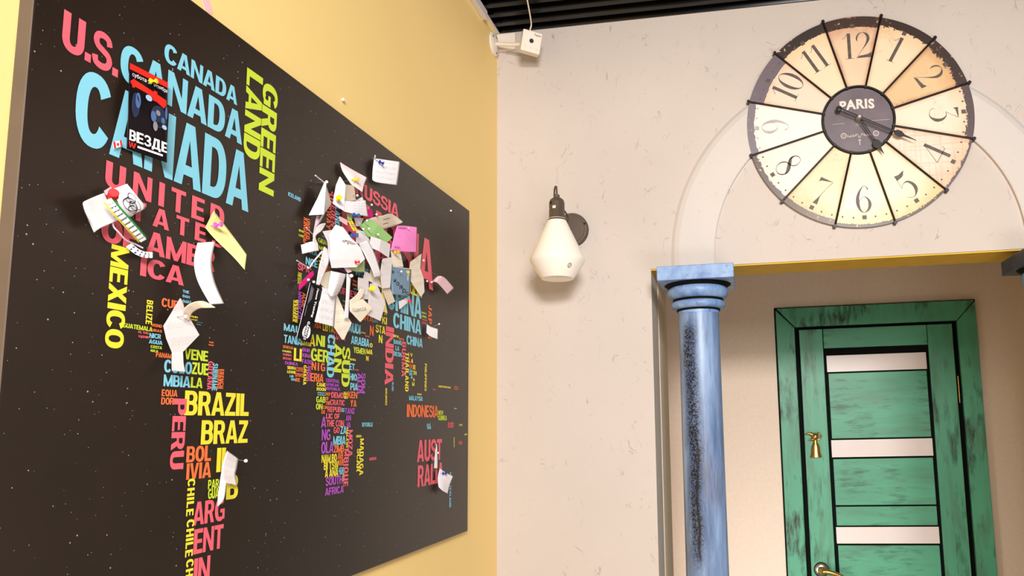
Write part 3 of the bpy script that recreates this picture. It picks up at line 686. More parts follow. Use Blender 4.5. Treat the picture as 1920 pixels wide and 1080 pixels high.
# ================================================================== SECURITY CAMERA
def seccam():
    c = atx(925, 83, XW); R = empty('security_camera', (XW, c.y, c.z)); tag(R, 'small white square security camera on a bracket in the ceiling corner', 'camera')
    m = MB(); m.lathe([(.038, .0005), (.038, .004), (.034, .008), (.010, .010)], (0, 0, 0), (1, 0, 0), 36); m.build('mount_plate', M['white_plastic'], R, True)
    m = MB()
    for q in (1.2, 2.6, 5.0): m.lathe([(.004, 0), (.0035, .0015)], (.0075, .028*math.cos(q), .028*math.sin(q)), (1, 0, 0), 10)
    m.build('screw', M['black'], R)
    Yb = c.y-.03
    F0 = aty(997, 78, Yb-.03)-R.location
    # body axes: face turned to the right of the room, rolled clockwise
    rr = math.radians(-6.5); yw = math.radians(21)
    fwd = -(Matrix.Rotation(yw, 3, 'Z') @ Vector((fw.x, fw.y, 0)).normalized()); fwd = (fwd+Vector((0, 0, -.20))).normalized()
    rx = Vector((0, 0, 1)).cross(-fwd).normalized()*-1; rx = (-fwd).cross(Vector((0, 0, 1))).normalized(); uz = rx.cross(-fwd)
    x2 = rx*math.cos(rr)+uz*math.sin(rr); z2 = -rx*math.sin(rr)+uz*math.cos(rr)
    A = lambda a, b_, d: F0+x2*a+z2*b_+fwd*d
    s = .0305; m = MB(); q = [(-s, -s), (s, -s), (s, s), (-s, s)]; dep = .034
    m.add([A(x*1.0, y*1.08, 0) for x, y in q]+[A(x, y*1.08, -dep) for x, y in q], [(0, 1, 2, 3), (7, 6, 5, 4), (0, 4, 5, 1), (1, 5, 6, 2), (2, 6, 7, 3), (3, 7, 4, 0)])
    body = m.build('camera_body', M['white_plastic'], R, bevel=.003)
    m = MB(); m.lathe([(.0068, .0006), (.0064, .0010), (.004, .0002)], A(-.001, .002, 0), fwd, 24); m.build('lens', M['black'], body, True)
    m = MB()
    for a0 in (-.018, 0.0, .018):
        for qd in ell(0, 0, 1, 1, .16, 16, wmin=.16): m.add([A(a0+x*.0028, -.0195+y*.0028, .0004) for x, y in qd], [(0, 1, 2, 3)])
    m.build('face_mark', M['numeral_pale'], body)
    V, F, asp = glyphs('usecom', .02); m = MB()
    m.add([A(.0085+x*.0175, .0205+y*.0036, .0004) for x, y in V], F); m.add([A(.006, .0215, .0004), A(.0074, .0215, .0004), A(.0074, .0275, .0004), A(.006, .0275, .0004)], [(0, 1, 2, 3)]); m.build('lettering', M['black'], body)
    m = MB(); e = A(-.01, 0, -dep); m.tube([(.006, 0, 0), (e.x*.6, e.y*.5, e.z*.6), tuple(e)], .0062, 14); m.build('bracket_arm', M['white_plastic'], R, True)
    # its cable, rising to the ceiling
    t = A(-.004, s*1.06, -.017)+R.location; top = aty(984, 8, t.y-.01); top.z = ZC-.001; P2 = atx(985, -8, t.x+.004)
    dz = ray(986, -14); zc_ = EYE+dz*((ZC-EYE.z)/dz.z)
    m = MB(); m.tube(crom([tuple(t), (t.x-.002, t.y, t.z+.012), (t.x+.004, t.y-.010, t.z+.03), tuple(zc_)], 6), .0022, 8)
    o = m.build('cable', M['white_plastic'], R, True); 
    for v in o.data.vertices: v.co -= R.location
    # white plate on the wall behind the bracket
    a = aty(934, 68, YF); b_ = aty(968, 95, YF); m = MB(); m.box(a.x, b_.x, YF-.012, YF-.0002, b_.z, a.z); o = m.build('wall_plate', M['white_plastic'], None, bevel=.001)
    tag(o, 'flat white plate on the wall behind the security camera bracket', 'plate')
seccam()

# ================================================================== MAP CANVAS
XB = XW+.020; BY0, BY1, BZ0, BZ1 = .628, 1.861, 1.284, 2.152
_a = atx(64, 0, XB); BY0 = _a.y
_a = atx(879, 394, XB); _b = atx(879, 995, XB); BY1 = (_a.y+_b.y)/2; BZ1 = _a.z; BZ0 = _b.z
MAPO = Vector((XW, (BY0+BY1)/2, BZ0))
MAP = empty('map_canvas', MAPO); tag(MAP, 'large black canvas world map of coloured country names on the yellow wall', 'wall art')
b = MB(); b.box(.0005, .020-.0001, BY0-MAPO.y, BY1-MAPO.y, 0, BZ1-MAPO.z)
cv = b.build('canvas', [M['canvas'], M['canvas_side']], MAP, bevel=.0022)
for p in cv.data.polygons: p.material_index = 0 if p.normal.x > .9 else 1
WORDS = {
'north_america_lettering': [
 ('U.S.', 120, 17, 220, 146, 'P'), ('CANADA', 309, 78, 444, 198, 'B'), ('CANADA', 228, 77, 453, 272, 'B'), ('CANADA', 147, 122, 465, 398, 'B'),
 ('UNITED', 199, 300, 419, 430, 'P', 0, 1.35), ('STATES', 199, 355, 419, 467, 'P', 0, 1.4), ('OF AMER', 191, 404, 402, 510, 'P'), ('ICA', 264, 480, 344, 536, 'P'),
 ('MEXICO', 209, 457, 230, 655, 'Y', 1), ('GREEN', 493.5, 150, 512.5, 369, 'G', 1), ('LAND', 463, 126, 486, 305, 'G', 1),
 ('THE', 342, 543, 354, 551, 'B'), ('BAH', 342, 552, 355, 560, 'B'), ('AMAS', 341, 561, 358, 570, 'B'), ('CUBA', 303, 558, 346, 583, 'O'),
 ('GUATEMALA', 230, 605, 285, 622, 'G'), ('BELIZE', 275, 562, 284, 609, 'Y', 1), ('HOND', 284, 606, 303, 615, 'O'), ('URAS', 284, 616, 303, 624, 'O'),
 ('EL SAL', 259, 620, 279, 627, 'P'), ('VADOR', 259, 628, 279, 635, 'P'), ('NICR', 280, 624, 301, 636, 'B'), ('AGUA', 279, 636, 304, 647, 'B'),
 ('COSTA', 282, 647, 303, 655, 'G'), ('RICA', 282, 655, 296, 661, 'G'), ('PANAMA', 292, 660, 326, 673, 'O'), ('DOMIN', 355, 591, 370, 597, 'Y'), ('REP', 356, 597, 370, 602, 'Y'),
 ('PUERTO', 367, 603, 380, 606, 'B'), ('RICO', 368, 607, 376, 610, 'B'), ('TRIN', 391, 640, 400, 644, 'O'), ('IDAD', 391, 645, 400, 649, 'O')],
'south_america_lettering': [
 ('VENE', 346, 653, 389, 678, 'G'), ('ZUE', 360, 679, 390, 704, 'G'), ('LA', 358, 707, 379, 728, 'G'), ('COLO', 308, 674, 359, 702, 'B'), ('MBIA', 307, 702, 356, 727, 'B'),
 ('EQUA', 303, 730, 332, 744, 'O'), ('DOR', 302, 745, 325, 759, 'O'), ('PERU', 325, 747, 343, 879, 'P', 1), ('GUYANA', 390, 677, 397, 731, 'P', 1), ('SURINAME', 399, 681, 406, 733, 'B', 1),
 ('FRENCH', 413, 692, 418, 729, 'O', 1), ('GUIANA', 408, 692, 412.5, 730, 'O', 1), ('BRAZIL', 347, 732, 465.5, 780, 'Y'), ('BRAZ', 378, 788, 463.5, 830, 'Y'), ('IL', 407, 840, 432, 883, 'Y'), ('B', 425, 891, 445, 934, 'Y'),
 ('BOL', 350, 837, 395, 864, 'O'), ('IVIA', 350, 869, 395, 895, 'O'), ('CHILE', 352, 898, 362, 966, 'Y', 1), ('CHILE', 350, 975, 360.5, 1042, 'Y', 1), ('CHILE', 349, 1050, 359, 1118, 'Y', 1),
 ('PARA', 390, 900, 417, 914, 'G'), ('GUAY', 390, 917, 416, 932, 'G'), ('ARG', 363, 942, 420, 975, 'P'), ('ENT', 364, 993, 417, 1027, 'P'), ('IN', 364, 1048, 392, 1088, 'P')],
'europe_lettering': [
 ('ICELAND', 540, 359.5, 563.5, 378.5, 'B'), ('UNITED', 575, 409, 580, 450, 'O', 1), ('KINGDOM', 569, 407, 574.5, 457, 'O', 1), ('IRE', 560, 429.5, 569, 437, 'G'), ('LAND', 560, 438, 569, 446, 'G'),
 ('NORWAY', 613, 360, 619, 432, 'O', 1), ('SWEDEN', 621, 358, 628, 427, 'P', 1), ('FINLAND', 629.5, 364, 636, 426, 'B', 1), ('GER', 595.5, 445, 612, 460, 'G'), ('MAN', 598, 460, 611, 472, 'G'), ('NETH', 604, 434, 612, 440, 'B'), ('LANDS', 604, 441, 612, 447, 'B'),
 ('FRA', 575, 465, 595, 481, 'B'), ('NCE', 573, 481, 595, 503, 'B'), ('ITALY', 598, 473, 606, 520, 'Y', 1), ('SPA', 558, 492, 580, 513, 'P'), ('PORTUGAL', 558, 510, 564.5, 534, 'Y', 1),
 ('GREECE', 610, 497, 620, 512, 'O'), ('ROMANIA', 618, 476, 640, 489, 'U'), ('POLAND', 625, 440, 655, 456, 'P'), ('UKRAINE', 628, 500, 655, 513, 'U')],
'asia_lettering': [
 ('RUSSIA', 666, 335, 747, 409, 'P'), ('RUSSIA', 642, 358, 812, 545, 'P'), ('KHSTA', 667, 496, 697, 527, 'B'), ('GEO', 661, 524, 670, 530.5, 'O'), ('RGIA', 661, 531, 670, 538, 'O'), ('ARM', 662.5, 540, 669.5, 544, 'B'),
 ('TURKEY', 630, 535, 668, 560, 'P'), ('TAN', 707.5, 535, 716, 546, 'Y'), ('KYR', 709, 547, 716.5, 555, 'Y'), ('TAJ', 711, 556, 717, 564, 'Y'), ('GOLIA', 760, 527, 791, 559, 'Y'),
 ('CHINA', 726, 530, 790, 598, 'B'), ('CHINA', 737, 585, 789.5, 627.5, 'B'), ('CHINA', 762, 628, 792, 652, 'B'), ('NORTH', 790, 584, 799, 590, 'G'), ('KOREA', 791, 590.5, 799.5, 597, 'G'), ('SOUTH', 791, 597, 800.5, 603, 'P'), ('KOREA', 791, 603, 801, 609, 'P'),
 ('JAPAN', 803, 571, 809, 636, 'O', 1), ('SAUDI', 646, 602, 675.5, 627, 'B'), ('ARABIA', 658, 629, 692, 651, 'B'), ('YEMEN', 662.6, 650, 685, 665, 'G'), ('O', 693, 643, 698, 652, 'Y'), ('MA', 687, 654, 698, 665, 'Y'), ('N', 686, 667, 690.5, 677, 'Y'),
 ('QATAR', 677, 622, 685, 626, 'Y'), ('U.A.E.', 684.5, 628, 693, 633, 'P'), ('IRA', 680, 588, 700, 605, 'O'), ('N', 693, 610, 700, 630, 'O'), ('AFG', 700, 598, 708, 606, 'B'), ('PA', 716, 577, 725, 592, 'Y'), ('KI', 716, 593, 725, 609, 'Y'), ('STA', 704, 608, 722, 627, 'Y'), ('N', 710, 627.5, 716.5, 644, 'Y'),
 ('INDIA', 723, 611, 736.5, 723, 'P', 1), ('NEPAL', 737, 627, 748, 634, 'Y'), ('BHUTAN', 748, 633, 757, 639, 'O'), ('BANG', 737.6, 636, 753, 647.5, 'B'), ('LA', 741, 648, 748, 658, 'B'), ('DESH', 737.6, 658.5, 752.5, 669.5, 'B'),
 ('BURMA', 753.5, 640, 760, 707, 'P', 1), ('THAILAND', 760.3, 660, 765.5, 734.5, 'Y', 1), ('V', 769, 662, 773, 669, 'Y'), ('I', 771.5, 673, 773.5, 680, 'Y'), ('E', 775, 684.5, 779, 693, 'Y'), ('TN', 774, 695, 780.5, 703.5, 'Y'), ('A', 774, 709, 777.5, 714.5, 'Y'), ('M', 772.5, 716, 776.5, 724, 'Y'),
 ('LA', 766, 672, 774.5, 681.5, 'O'), ('OS', 767, 683, 775, 692, 'O'), ('CAM', 766.5, 692, 773, 698, 'B'), ('BO', 767, 698, 773, 704.5, 'B'), ('DIA', 770, 705, 773.5, 710.5, 'B'), ('PHILIPPINES', 796.3, 681.7, 799.3, 733.5, 'Y', 1),
 ('SRI LANKA', 734.5, 716, 737.5, 733.5, 'B', 1), ('MALDIVES', 722.4, 728, 725.2, 760, 'Y', 1), ('MALAYSIA', 766.7, 741.5, 792, 752, 'B'), ('BRUNEI', 782, 737.5, 790, 741, 'Y'), ('INDONESIA', 762.4, 758, 821, 782.6, 'O'), ('EAST', 800, 794.4, 807, 799, 'B'), ('TIMOR', 800, 799.5, 808, 804.4, 'B'),
 ('KUWAIT', 643, 563, 652, 568, 'G'), ('ISRAEL', 641, 571, 650, 576, 'O'), ('IRAQ', 655, 580, 668, 590, 'U')],
'africa_lettering': [
 ('MOROCCO', 559, 546, 564.5, 599, 'U', 1), ('SAHARA', 549.5, 562, 553.3, 604, 'Y', 1), ('WESTERN', 554, 561, 557.8, 605, 'Y', 1), ('ALGE', 567, 548, 572, 577, 'O', 1), ('ERIA', 583, 600, 602, 617, 'O'), ('LIBYA', 605, 603, 625, 624, 'Y'), ('EGYPT', 626, 610, 648, 640, 'P'),
 ('MAURI', 532, 606, 575, 628, 'B'), ('TANIA', 532, 627, 565, 648, 'B'), ('SENEGAL', 529.6, 647, 550, 655.5, 'O'), ('GAMBIA', 529, 655.5, 546, 662, 'G'), ('GUINEA', 530, 662, 546.5, 668.5, 'P'), ('BISSAU', 530, 669, 545.5, 675.5, 'P'), ('GUINEA', 533.7, 677, 558, 686, 'U'),
 ('SIERRA', 538, 686, 554, 693.5, 'Y'), ('LEONE', 538, 694, 554, 701, 'Y'), ('COTE', 554.5, 688, 568, 697.5, 'O'), ("D'IVO", 553.5, 699, 568, 707.5, 'O'), ('IRE', 553.5, 708.5, 562, 716, 'O'), ('LIB', 543, 703, 550, 708, 'B'), ('ERIA', 545.5, 709, 553, 714, 'B'),
 ('GHANA', 569, 684.5, 573.5, 722, 'Y', 1), ('TOGO', 574, 686, 577.6, 715, 'P', 1), ('BENIN', 578, 686, 581.5, 714, 'U', 1), ('MALI', 565, 639, 583, 650, 'Y'), ('LI', 551, 652, 565, 678, 'Y'), ('BUR', 566.7, 652, 581, 661, 'U'), ('KINA', 566.7, 662, 582.4, 671.5, 'U'), ('FASO', 566, 673, 584.6, 683.5, 'U'),
 ('A', 579.6, 625.5, 590.5, 650, 'Y'), ('NI', 592.6, 627, 608.5, 651, 'G'), ('GER', 583, 652, 615.5, 680.5, 'G'), ('NIG', 584, 678, 609, 696.5, 'O', 0, 1.3), ('ERIA', 582, 699, 606, 717, 'O'), ('CHAD', 614.5, 626, 625.5, 708.5, 'B', 1), ('AN', 627, 643.5, 639.5, 699, 'G', 1), ('SUD', 641.5, 649, 654.5, 726, 'G', 1),
 ('CENTRAL', 610.6, 709.5, 636, 718.5, 'U'), ('AFRICAN', 610.5, 718, 634.6, 725.5, 'U'), ('REPUBLIC', 610, 725.3, 638, 733, 'U'), ('CAME', 593.5, 717, 610, 725.5, 'Y'), ('ROON', 593.5, 726, 610.5, 733.5, 'Y'), ('EQUAT', 595, 735, 610, 738.3, 'B'), ('GUINEA', 595, 739, 610, 742, 'B'),
 ('REP', 610.5, 735.7, 619.4, 742, 'O'), ('OF', 610.5, 743.7, 615.7, 750.7, 'O'), ('THE', 610.5, 752, 618.5, 759.5, 'O'), ('CON', 605, 760.7, 613.3, 767, 'O'), ('GO', 602, 768.7, 608.7, 776, 'O'), ('GAB', 592.6, 743, 609.6, 755.3, 'G'), ('ON', 592, 756.5, 604, 768, 'G'),
 ('DEMO', 620.7, 734.8, 643.5, 747, 'P'), ('CRATIC', 618.5, 749, 646, 760.4, 'P'), ('REPUB', 614, 762, 639, 773, 'P'), ('LIC OF', 611, 775, 636.5, 785.4, 'P'), ('THE CON', 612, 787.6, 644.5, 799.6, 'P'), ('GO', 625, 801, 636, 812, 'P'),
 ('UGA', 644, 734.5, 651, 741, 'Y'), ('NDA', 644.5, 741.5, 651, 748, 'Y'), ('KEN', 651.8, 733.5, 669.4, 747.4, 'O'), ('YA', 656.5, 749.6, 668, 763, 'O'), ('RW', 640, 765, 645.4, 768.5, 'B'), ('BU', 640, 769, 645.4, 772.4, 'B'),
 ('ET', 654.6, 680.7, 664.5, 694.6, 'B'), ('HIO', 654.6, 700, 669, 714, 'B'), ('PIA', 656.5, 717.8, 670, 732.6, 'B'), ('ERITREA', 655.5, 671.5, 667, 677, 'Y'), ('DJIB', 664.4, 692, 672, 695, 'P'), ('SOM', 677, 699, 684, 738, 'U', 1), ('ALIA', 670, 699, 676.5, 740, 'U', 1),
 ('A', 602, 781.4, 611, 801.3, 'U'), ('NG', 603, 805, 619, 825, 'U'), ('OLA', 602, 829, 624.6, 849, 'U'), ('TANZ', 646.3, 765, 664.5, 776, 'U'), ('AN', 648, 778.4, 657.6, 789, 'U'), ('IA', 649.7, 791.5, 656.8, 801.7, 'U'),
 ('ZA', 638, 799, 649, 813.6, 'B'), ('MBIA', 624.6, 818, 647.4, 833.5, 'B'), ('ZIMB', 625.6, 835.4, 644.4, 847.4, 'O'), ('AB', 632.7, 848.6, 642.7, 860, 'O'), ('WE', 634.4, 861.5, 645.7, 872.4, 'O'), ('MALAWI', 649.3, 801.7, 652, 838.6, 'Y', 1),
 ('MOZA', 653, 806, 660, 856, 'P', 1), ('MBIQUE', 645.3, 841.8, 652, 911.6, 'P', 1), ('NAM BO', 602.8, 853, 631, 865, 'Y'), ('BI TSW', 607, 866.8, 634, 878.3, 'Y'), ('A ANA', 609, 880.5, 633.5, 892, 'Y'), ('LESO', 634.8, 876.8, 645, 882.4, 'B'), ('THO', 634.8, 883.3, 643.6, 889.3, 'B'), ('SWAZI', 642.7, 888, 644.8, 902, 'Y', 1),
 ('SOUTH', 610, 895, 642, 906.5, 'U'), ('AFRICA', 609, 915.5, 644, 923.5, 'U'), ('SEYCHELLE', 678, 792.3, 698.5, 799.6, 'B'), ('COMOROS', 667, 816, 677.3, 819.8, 'Y'), ('MADAGA', 675, 822.5, 680.5, 890.5, 'Y', 1), ('SCAR', 669, 841, 674.3, 884, 'Y', 1), ('MAURITIUS', 692, 858, 705, 862, 'P')],
'oceania_lettering': [
 ('NEW', 821.3, 769.6, 830.6, 778, 'G'), ('GUINEA', 821.3, 779, 837.4, 788, 'G'), ('MICRONESIA', 822, 722.4, 845, 728.5, 'Y'), ('PALAU', 811, 729, 815.7, 732, 'P'), ('MARSHALL', 851, 723.7, 859, 727, 'O'), ('ISLANDS', 851, 727.5, 859, 731, 'O'), ('NAURU', 851.5, 765, 856, 767, 'W'),
 ('SOLOMON', 839, 791.6, 850, 796.5, 'P'), ('ISLANDS', 839, 797, 850, 801.8, 'P'), ('TUVALU', 860.4, 795, 866.7, 798.4, 'Y'), ('SAMOA', 870, 813, 875.6, 816, 'Y'), ('FIJI', 860, 827.3, 866, 833, 'O'), ('VANUATU', 850.3, 819.5, 852, 837.8, 'Y', 1),
 ('AUST', 782, 825.5, 828, 861, 'P'), ('RALIA', 783, 873, 831, 904, 'P'), ('NEW ZEALAND', 842.4, 886, 845.4, 951, 'B', 1)]}
k = 0
for part, ws in WORDS.items():
    m = MB()
    for wd in ws:
        txt, u0, v0, u1, v1, c = wd[:6]; rotd = len(wd) > 6 and wd[6]; sp = wd[7] if len(wd) > 7 else (1.12 if rotd and len(txt) > 4 and u1-u0 < 12 else 1.0)
        V, F = heavy(txt, sp)
        p = atx(u0, v0, XB); q = atx(u1, v1, XB); y0, z1, y1, z0 = p.y, p.z, q.y, q.z
        k += 1; X = .0201+.00025+(k % 7)*.00002
        if rotd: P = [(X+h, y0+b_*(y1-y0)-MAPO.y, z1-a*(z1-z0)-MAPO.z) for a, b_, h in V]
        else: P = [(X+h, y0+a*(y1-y0)-MAPO.y, z0+b_*(z1-z0)-MAPO.z) for a, b_, h in V]
        m.add(P, F, INK[c])
    m.build(part, INKS, MAP)

# ================================================================== NOTES PINNED ON THE MAP
def note_mat(name, rgb, lines=0, dens=.5, ink=(96, 90, 104), rot=0., rough=.75, trans=.0):
    t = NT(name); c = lin(rgb); tc = t.n('ShaderNodeTexCoord'); sp = t.n('ShaderNodeSeparateXYZ'); t.link(tc.outputs['UV'], sp.inputs[0]); u, v = sp.outputs[0], sp.outputs[1]
    cm = t.n('ShaderNodeCombineXYZ'); t.link(t.math('MULTIPLY', u, 11.0), cm.inputs[0]); t.link(t.math('MULTIPLY', v, max(lines, 1)*2.2), cm.inputs[1])
    oi = t.n('ShaderNodeObjectInfo'); t.link(t.math('MULTIPLY', oi.outputs['Random'], 50.), cm.inputs[2])
    col = t.mix(t.ramp(t.noise(t.coord(), 30, 3), [(.3, 0.), (.7, 1.)]), tuple(x*.95 for x in c), tuple(min(1, x*1.02) for x in c))
    if lines:
        n = t.noise(cm.outputs[0], 2.2, 2, .5, .6)
        ln = t.ramp(t.math('ABSOLUTE', t.math('SUBTRACT', n, .5)), [(.012, 1.), (.03, 0.)])
        band = t.math('GREATER_THAN', t.math('SINE', t.math('MULTIPLY', v, lines*6.283)), .1)
        marg = t.math('MULTIPLY', t.math('GREATER_THAN', t.math('SUBTRACT', .5, t.math('ABSOLUTE', t.math('SUBTRACT', u, .5))), .1), t.math('GREATER_THAN', t.math('SUBTRACT', .5, t.math('ABSOLUTE', t.math('SUBTRACT', v, .5))), .12))
        f = t.math('MULTIPLY', t.math('MULTIPLY', ln, band), t.math('MULTIPLY', marg, dens))
        col = t.mix(f, col, lin(ink))
    return t.out(col, rough, 0, .2)
NM = {'white': note_mat('white_paper', (252, 250, 252)), 'written': note_mat('white_paper_with_handwriting', (250, 246, 248), 5, .5), 'faint': note_mat('white_paper_with_faint_writing', (248, 242, 243), 7, .3),
 'cream': note_mat('cream_paper', (252, 240, 214)), 'creamw': note_mat('cream_paper_with_writing', (250, 238, 216), 5, .45, (110, 92, 96)), 'tan': note_mat('tan_paper_with_writing', (236, 218, 194), 6, .4, (120, 96, 80)),
 'yellow': note_mat('yellow_sticky_paper', (254, 238, 156), 4, .35, (120, 80, 96)), 'blush': note_mat('blush_white_paper', (250, 232, 228), 4, .2, (200, 150, 150)), 'green': note_mat('pale_green_paper', (166, 212, 130), 3, .3, (90, 140, 90)), 'green2': note_mat('light_green_paper', (190, 216, 150)), 'pink': note_mat('bright_pink_paper', (248, 142, 204), 0),
 'pinkw': note_mat('pale_pink_paper_with_writing', (250, 212, 218), 4, .5, (180, 90, 110)), 'magenta': note_mat('magenta_paper', (214, 30, 122)), 'blue': note_mat('grey_blue_card', (120, 148, 172), 0, rough=.4), 'black': note_mat('black_card', (18, 16, 17), 0, rough=.4),
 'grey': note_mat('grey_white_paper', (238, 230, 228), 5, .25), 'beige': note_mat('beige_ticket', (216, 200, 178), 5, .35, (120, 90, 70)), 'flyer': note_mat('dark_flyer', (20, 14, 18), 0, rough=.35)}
ink_red = plain('flyer_red', (230, 44, 30), .4); ink_white = plain('print_white', (244, 238, 238), .4); ink_black = plain('handwriting_black', (24, 24, 36), .6); ink_dred = plain('print_dark_red', (120, 20, 40), .5); ink_yel = plain('logo_yellow', (240, 220, 70), .4); ink_grey = plain('print_grey', (140, 136, 140), .5); ink_blue = plain('flyer_blue', (80, 110, 160), .4); ink_gblue = plain('flyer_dark_blue', (34, 46, 72), .4); ink_brown = plain('card_dusk_grey', (104, 92, 104), .5)
class Sheet: pass
def note(name, label, rows, d, mt, cat='note', th=.0003, curl=.0, n=7, lin=0):
    """rows of sight points on the photo, each row a cross-strip; d = distance off the canvas in metres (scalar, per row, or per point)"""
    G = []
    for i, r in enumerate(rows):
        row = []
        for j, (u, v) in enumerate(r):
            dd = d if isinstance(d, (int, float)) else d[i]
            if isinstance(dd, (list, tuple)): dd = dd[j]
            p = atx(u, v, XB+.0006+dd); row.append((p.x, p.y, p.z))
        G.append((lin_ if lin else crom)(row, n))
    cols = [(lin_ if lin else crom)([G[i][j] for i in range(len(G))], n) for j in range(len(G[0]))]
    nu, nv = len(cols), len(cols[0]); grid = [[Vector(cols[a][b_]) for b_ in range(nv)] for a in range(nu)]
    if curl:
        for a in range(nu):
            for b_ in range(nv): grid[a][b_].x += curl*math.sin(PI*a/(nu-1))*math.sin(PI*b_/(nv-1))
    org = grid[0][0].copy(); org.x = XB
    nrm = [[None]*nv for _ in range(nu)]
    for a in range(nu):
        for b_ in range(nv):
            du = grid[min(a+1, nu-1)][b_]-grid[max(a-1, 0)][b_]; dv = grid[a][min(b_+1, nv-1)]-grid[a][max(b_-1, 0)]
            q = dv.cross(du)
            q = q.normalized() if q.length > 1e-12 else Vector((1, 0, 0))
            if q.dot(EYE-grid[a][b_]) < 0: q = -q
            nrm[a][b_] = q
    vs = [grid[a][b_]-org for a in range(nu) for b_ in range(nv)]+[grid[a][b_]-nrm[a][b_]*th-org for a in range(nu) for b_ in range(nv)]
    N = nu*nv; I = lambda a, b_: a*nv+b_; fs = []; uvs = {}
    for a in range(nu-1):
        for b_ in range(nv-1):
            fs.append((I(a, b_), I(a, b_+1), I(a+1, b_+1), I(a+1, b_))); fs.append((N+I(a+1, b_), N+I(a+1, b_+1), N+I(a, b_+1), N+I(a, b_)))
    ed = [I(a, 0) for a in range(nu)]+[I(nu-1, b_) for b_ in range(1, nv)]+[I(a, nv-1) for a in range(nu-2, -1, -1)]+[I(0, b_) for b_ in range(nv-2, 0, -1)]
    for i in range(len(ed)): j = (i+1) % len(ed); fs.append((ed[i], ed[j], N+ed[j], N+ed[i]))
    o = mesh(name, vs, fs, NM[mt] if isinstance(mt, str) else mt, None, False, loc=org)
    uv = o.data.uv_layers.new(name='uv')
    for p in o.data.polygons:
        for li in p.loop_indices:
            vi = o.data.loops[li].vertex_index % N; uv.data[li].uv = ((vi//nv)/(nu-1), 1-(vi % nv)/(nv-1))
    for p in o.data.polygons: p.use_smooth = bool((len(rows) > 2 or len(rows[0]) > 2) and not lin)
    tag(o, label, cat)
    s = Sheet(); s.o = o; s.org = org
    def pt(u, v, off=.0004):                      # u right, v down, 0..1
        fa = min(max(u, 0), 1)*(nu-1); fb = min(max(v, 0), 1)*(nv-1); a = min(int(fa), nu-2); b_ = min(int(fb), nv-2); x, y = fa-a, fb-b_
        g = grid; p = (g[a][b_]*(1-x)+g[a+1][b_]*x)*(1-y)+(g[a][b_+1]*(1-x)+g[a+1][b_+1]*x)*y
        return p+nrm[a][b_]*off-org
    s.pt = pt; return s
def sprint(s, name, items, mats, label=None):      # printed shapes: ('t',txt,u0,v0,u1,v1,mi,rot,bold) or ('p',[(u,v)..],mi)
    m = MB(); q = 0
    for it in items:
        q += 1; off = .0004+.00006*q
        if it[0] == 't':
            _, txt, u0, v0, u1, v1, mi = it[:7]; rot = it[7] if len(it) > 7 else 0; bold = it[8] if len(it) > 8 else .02
            V, F = heavy(txt) if all(c in FNT for c in txt) else glyphs(txt, bold)[:2]
            H = [v[2] if len(v) > 2 else 0 for v in V]; V = [v[:2] for v in V]
            if rot == 0: P = [(u0+a*(u1-u0), v1-b_*(v1-v0)) for a, b_ in V]
            elif rot == 1: P = [(u0+b_*(u1-u0), v0+a*(v1-v0)) for a, b_ in V]
            else:                                  # slanted line of writing from (u0,v0) to (u1,v1), letter height in rot
                h = rot[0]; wv = rot[1]; dx, dy = u1-u0, v1-v0; P = [(u0+a*dx+b_*h*rot[2], v0+a*dy-b_*h) for a, b_ in V]
            m.add([s.pt(x, y, off+h_) for (x, y), h_ in zip(P, H)], F, mi)
        else:
            P = it[1]; m.add([s.pt(x, y, off) for x, y in P], [tuple(range(len(P)))], it[2])
    o = m.build(name, mats, s.o); return tag(o, label) if label else o
def disc(cu, cv, ru, rv, n=20): return [(cu+ru*math.cos(2*PI*i/n), cv+rv*math.sin(2*PI*i/n)) for i in range(n)]

# ---- the pins
PM = {'blue': plain('blue_pin_plastic', (28, 40, 170), .25, var=.02), 'yellow': plain('yellow_pin_plastic', (250, 222, 20), .25, var=.02), 'red': plain('red_pin_plastic', (232, 24, 26), .25, var=.02), 'pink': plain('pink_pin_plastic', (236, 90, 200), .25, var=.02),
      'white': plain('white_pin_head', (244, 236, 236), .25, var=.01), 'teal': plain('blue_pin_plastic_mid', (30, 86, 160), .25, var=.02), 'claret': plain('claret_pin_plastic', (120, 24, 52), .3, var=.05), 'orange': plain('amber_pin_plastic', (250, 178, 30), .25, var=.02)}
def push_pin(label, u, v, d, col, s=1.0, tilt=(0, 0), group=None):
    """spool-shaped push pin; u,v its waist, d its height off the canvas"""
    c = atx(u, v, XB+d); ax = Vector((1, tilt[0], tilt[1])).normalized(); base = c-ax*(.0055*s); R = empty('push_pin', (XB, base.y, base.z)); o = R.location
    tag(R, label, 'push pin', group)
    m = MB(); m.lathe([(.0046*s, 0), (.0048*s, .0012*s), (.0040*s, .0024*s), (.0022*s, .0036*s), (.0020*s, .0068*s), (.0026*s, .0082*s), (.0042*s, .0094*s), (.0046*s, .0106*s), (.0040*s, .0116*s)], base-o, ax, 18)
    m.build('grip', PM[col], R, True)
    tip = base-ax*((base.x-XB)/ax.x+.004); m = MB(); m.tube([tip-o, base-o], .00055, 8); m.build('needle', M['steel'], R, True)
def ball_pin(label, u, v, d, foot=None, r=.0023, col='white', group=None):
    h = atx(u, v, XB+d); f = atx(foot[0], foot[1], XB+.0) if foot else Vector((XB, h.y-.001, h.z)); f.x = XB-.003
    R = empty('ball_pin', (XB, f.y, f.z)); o = R.location; tag(R, label, 'pin', group)
    m = MB(); m.ball(h-o, r); m.build('ball_head', PM[col], R, True)
    m = MB(); m.tube([f-o, h-o], .00045, 8); m.build('needle', M['steel'], R, True)

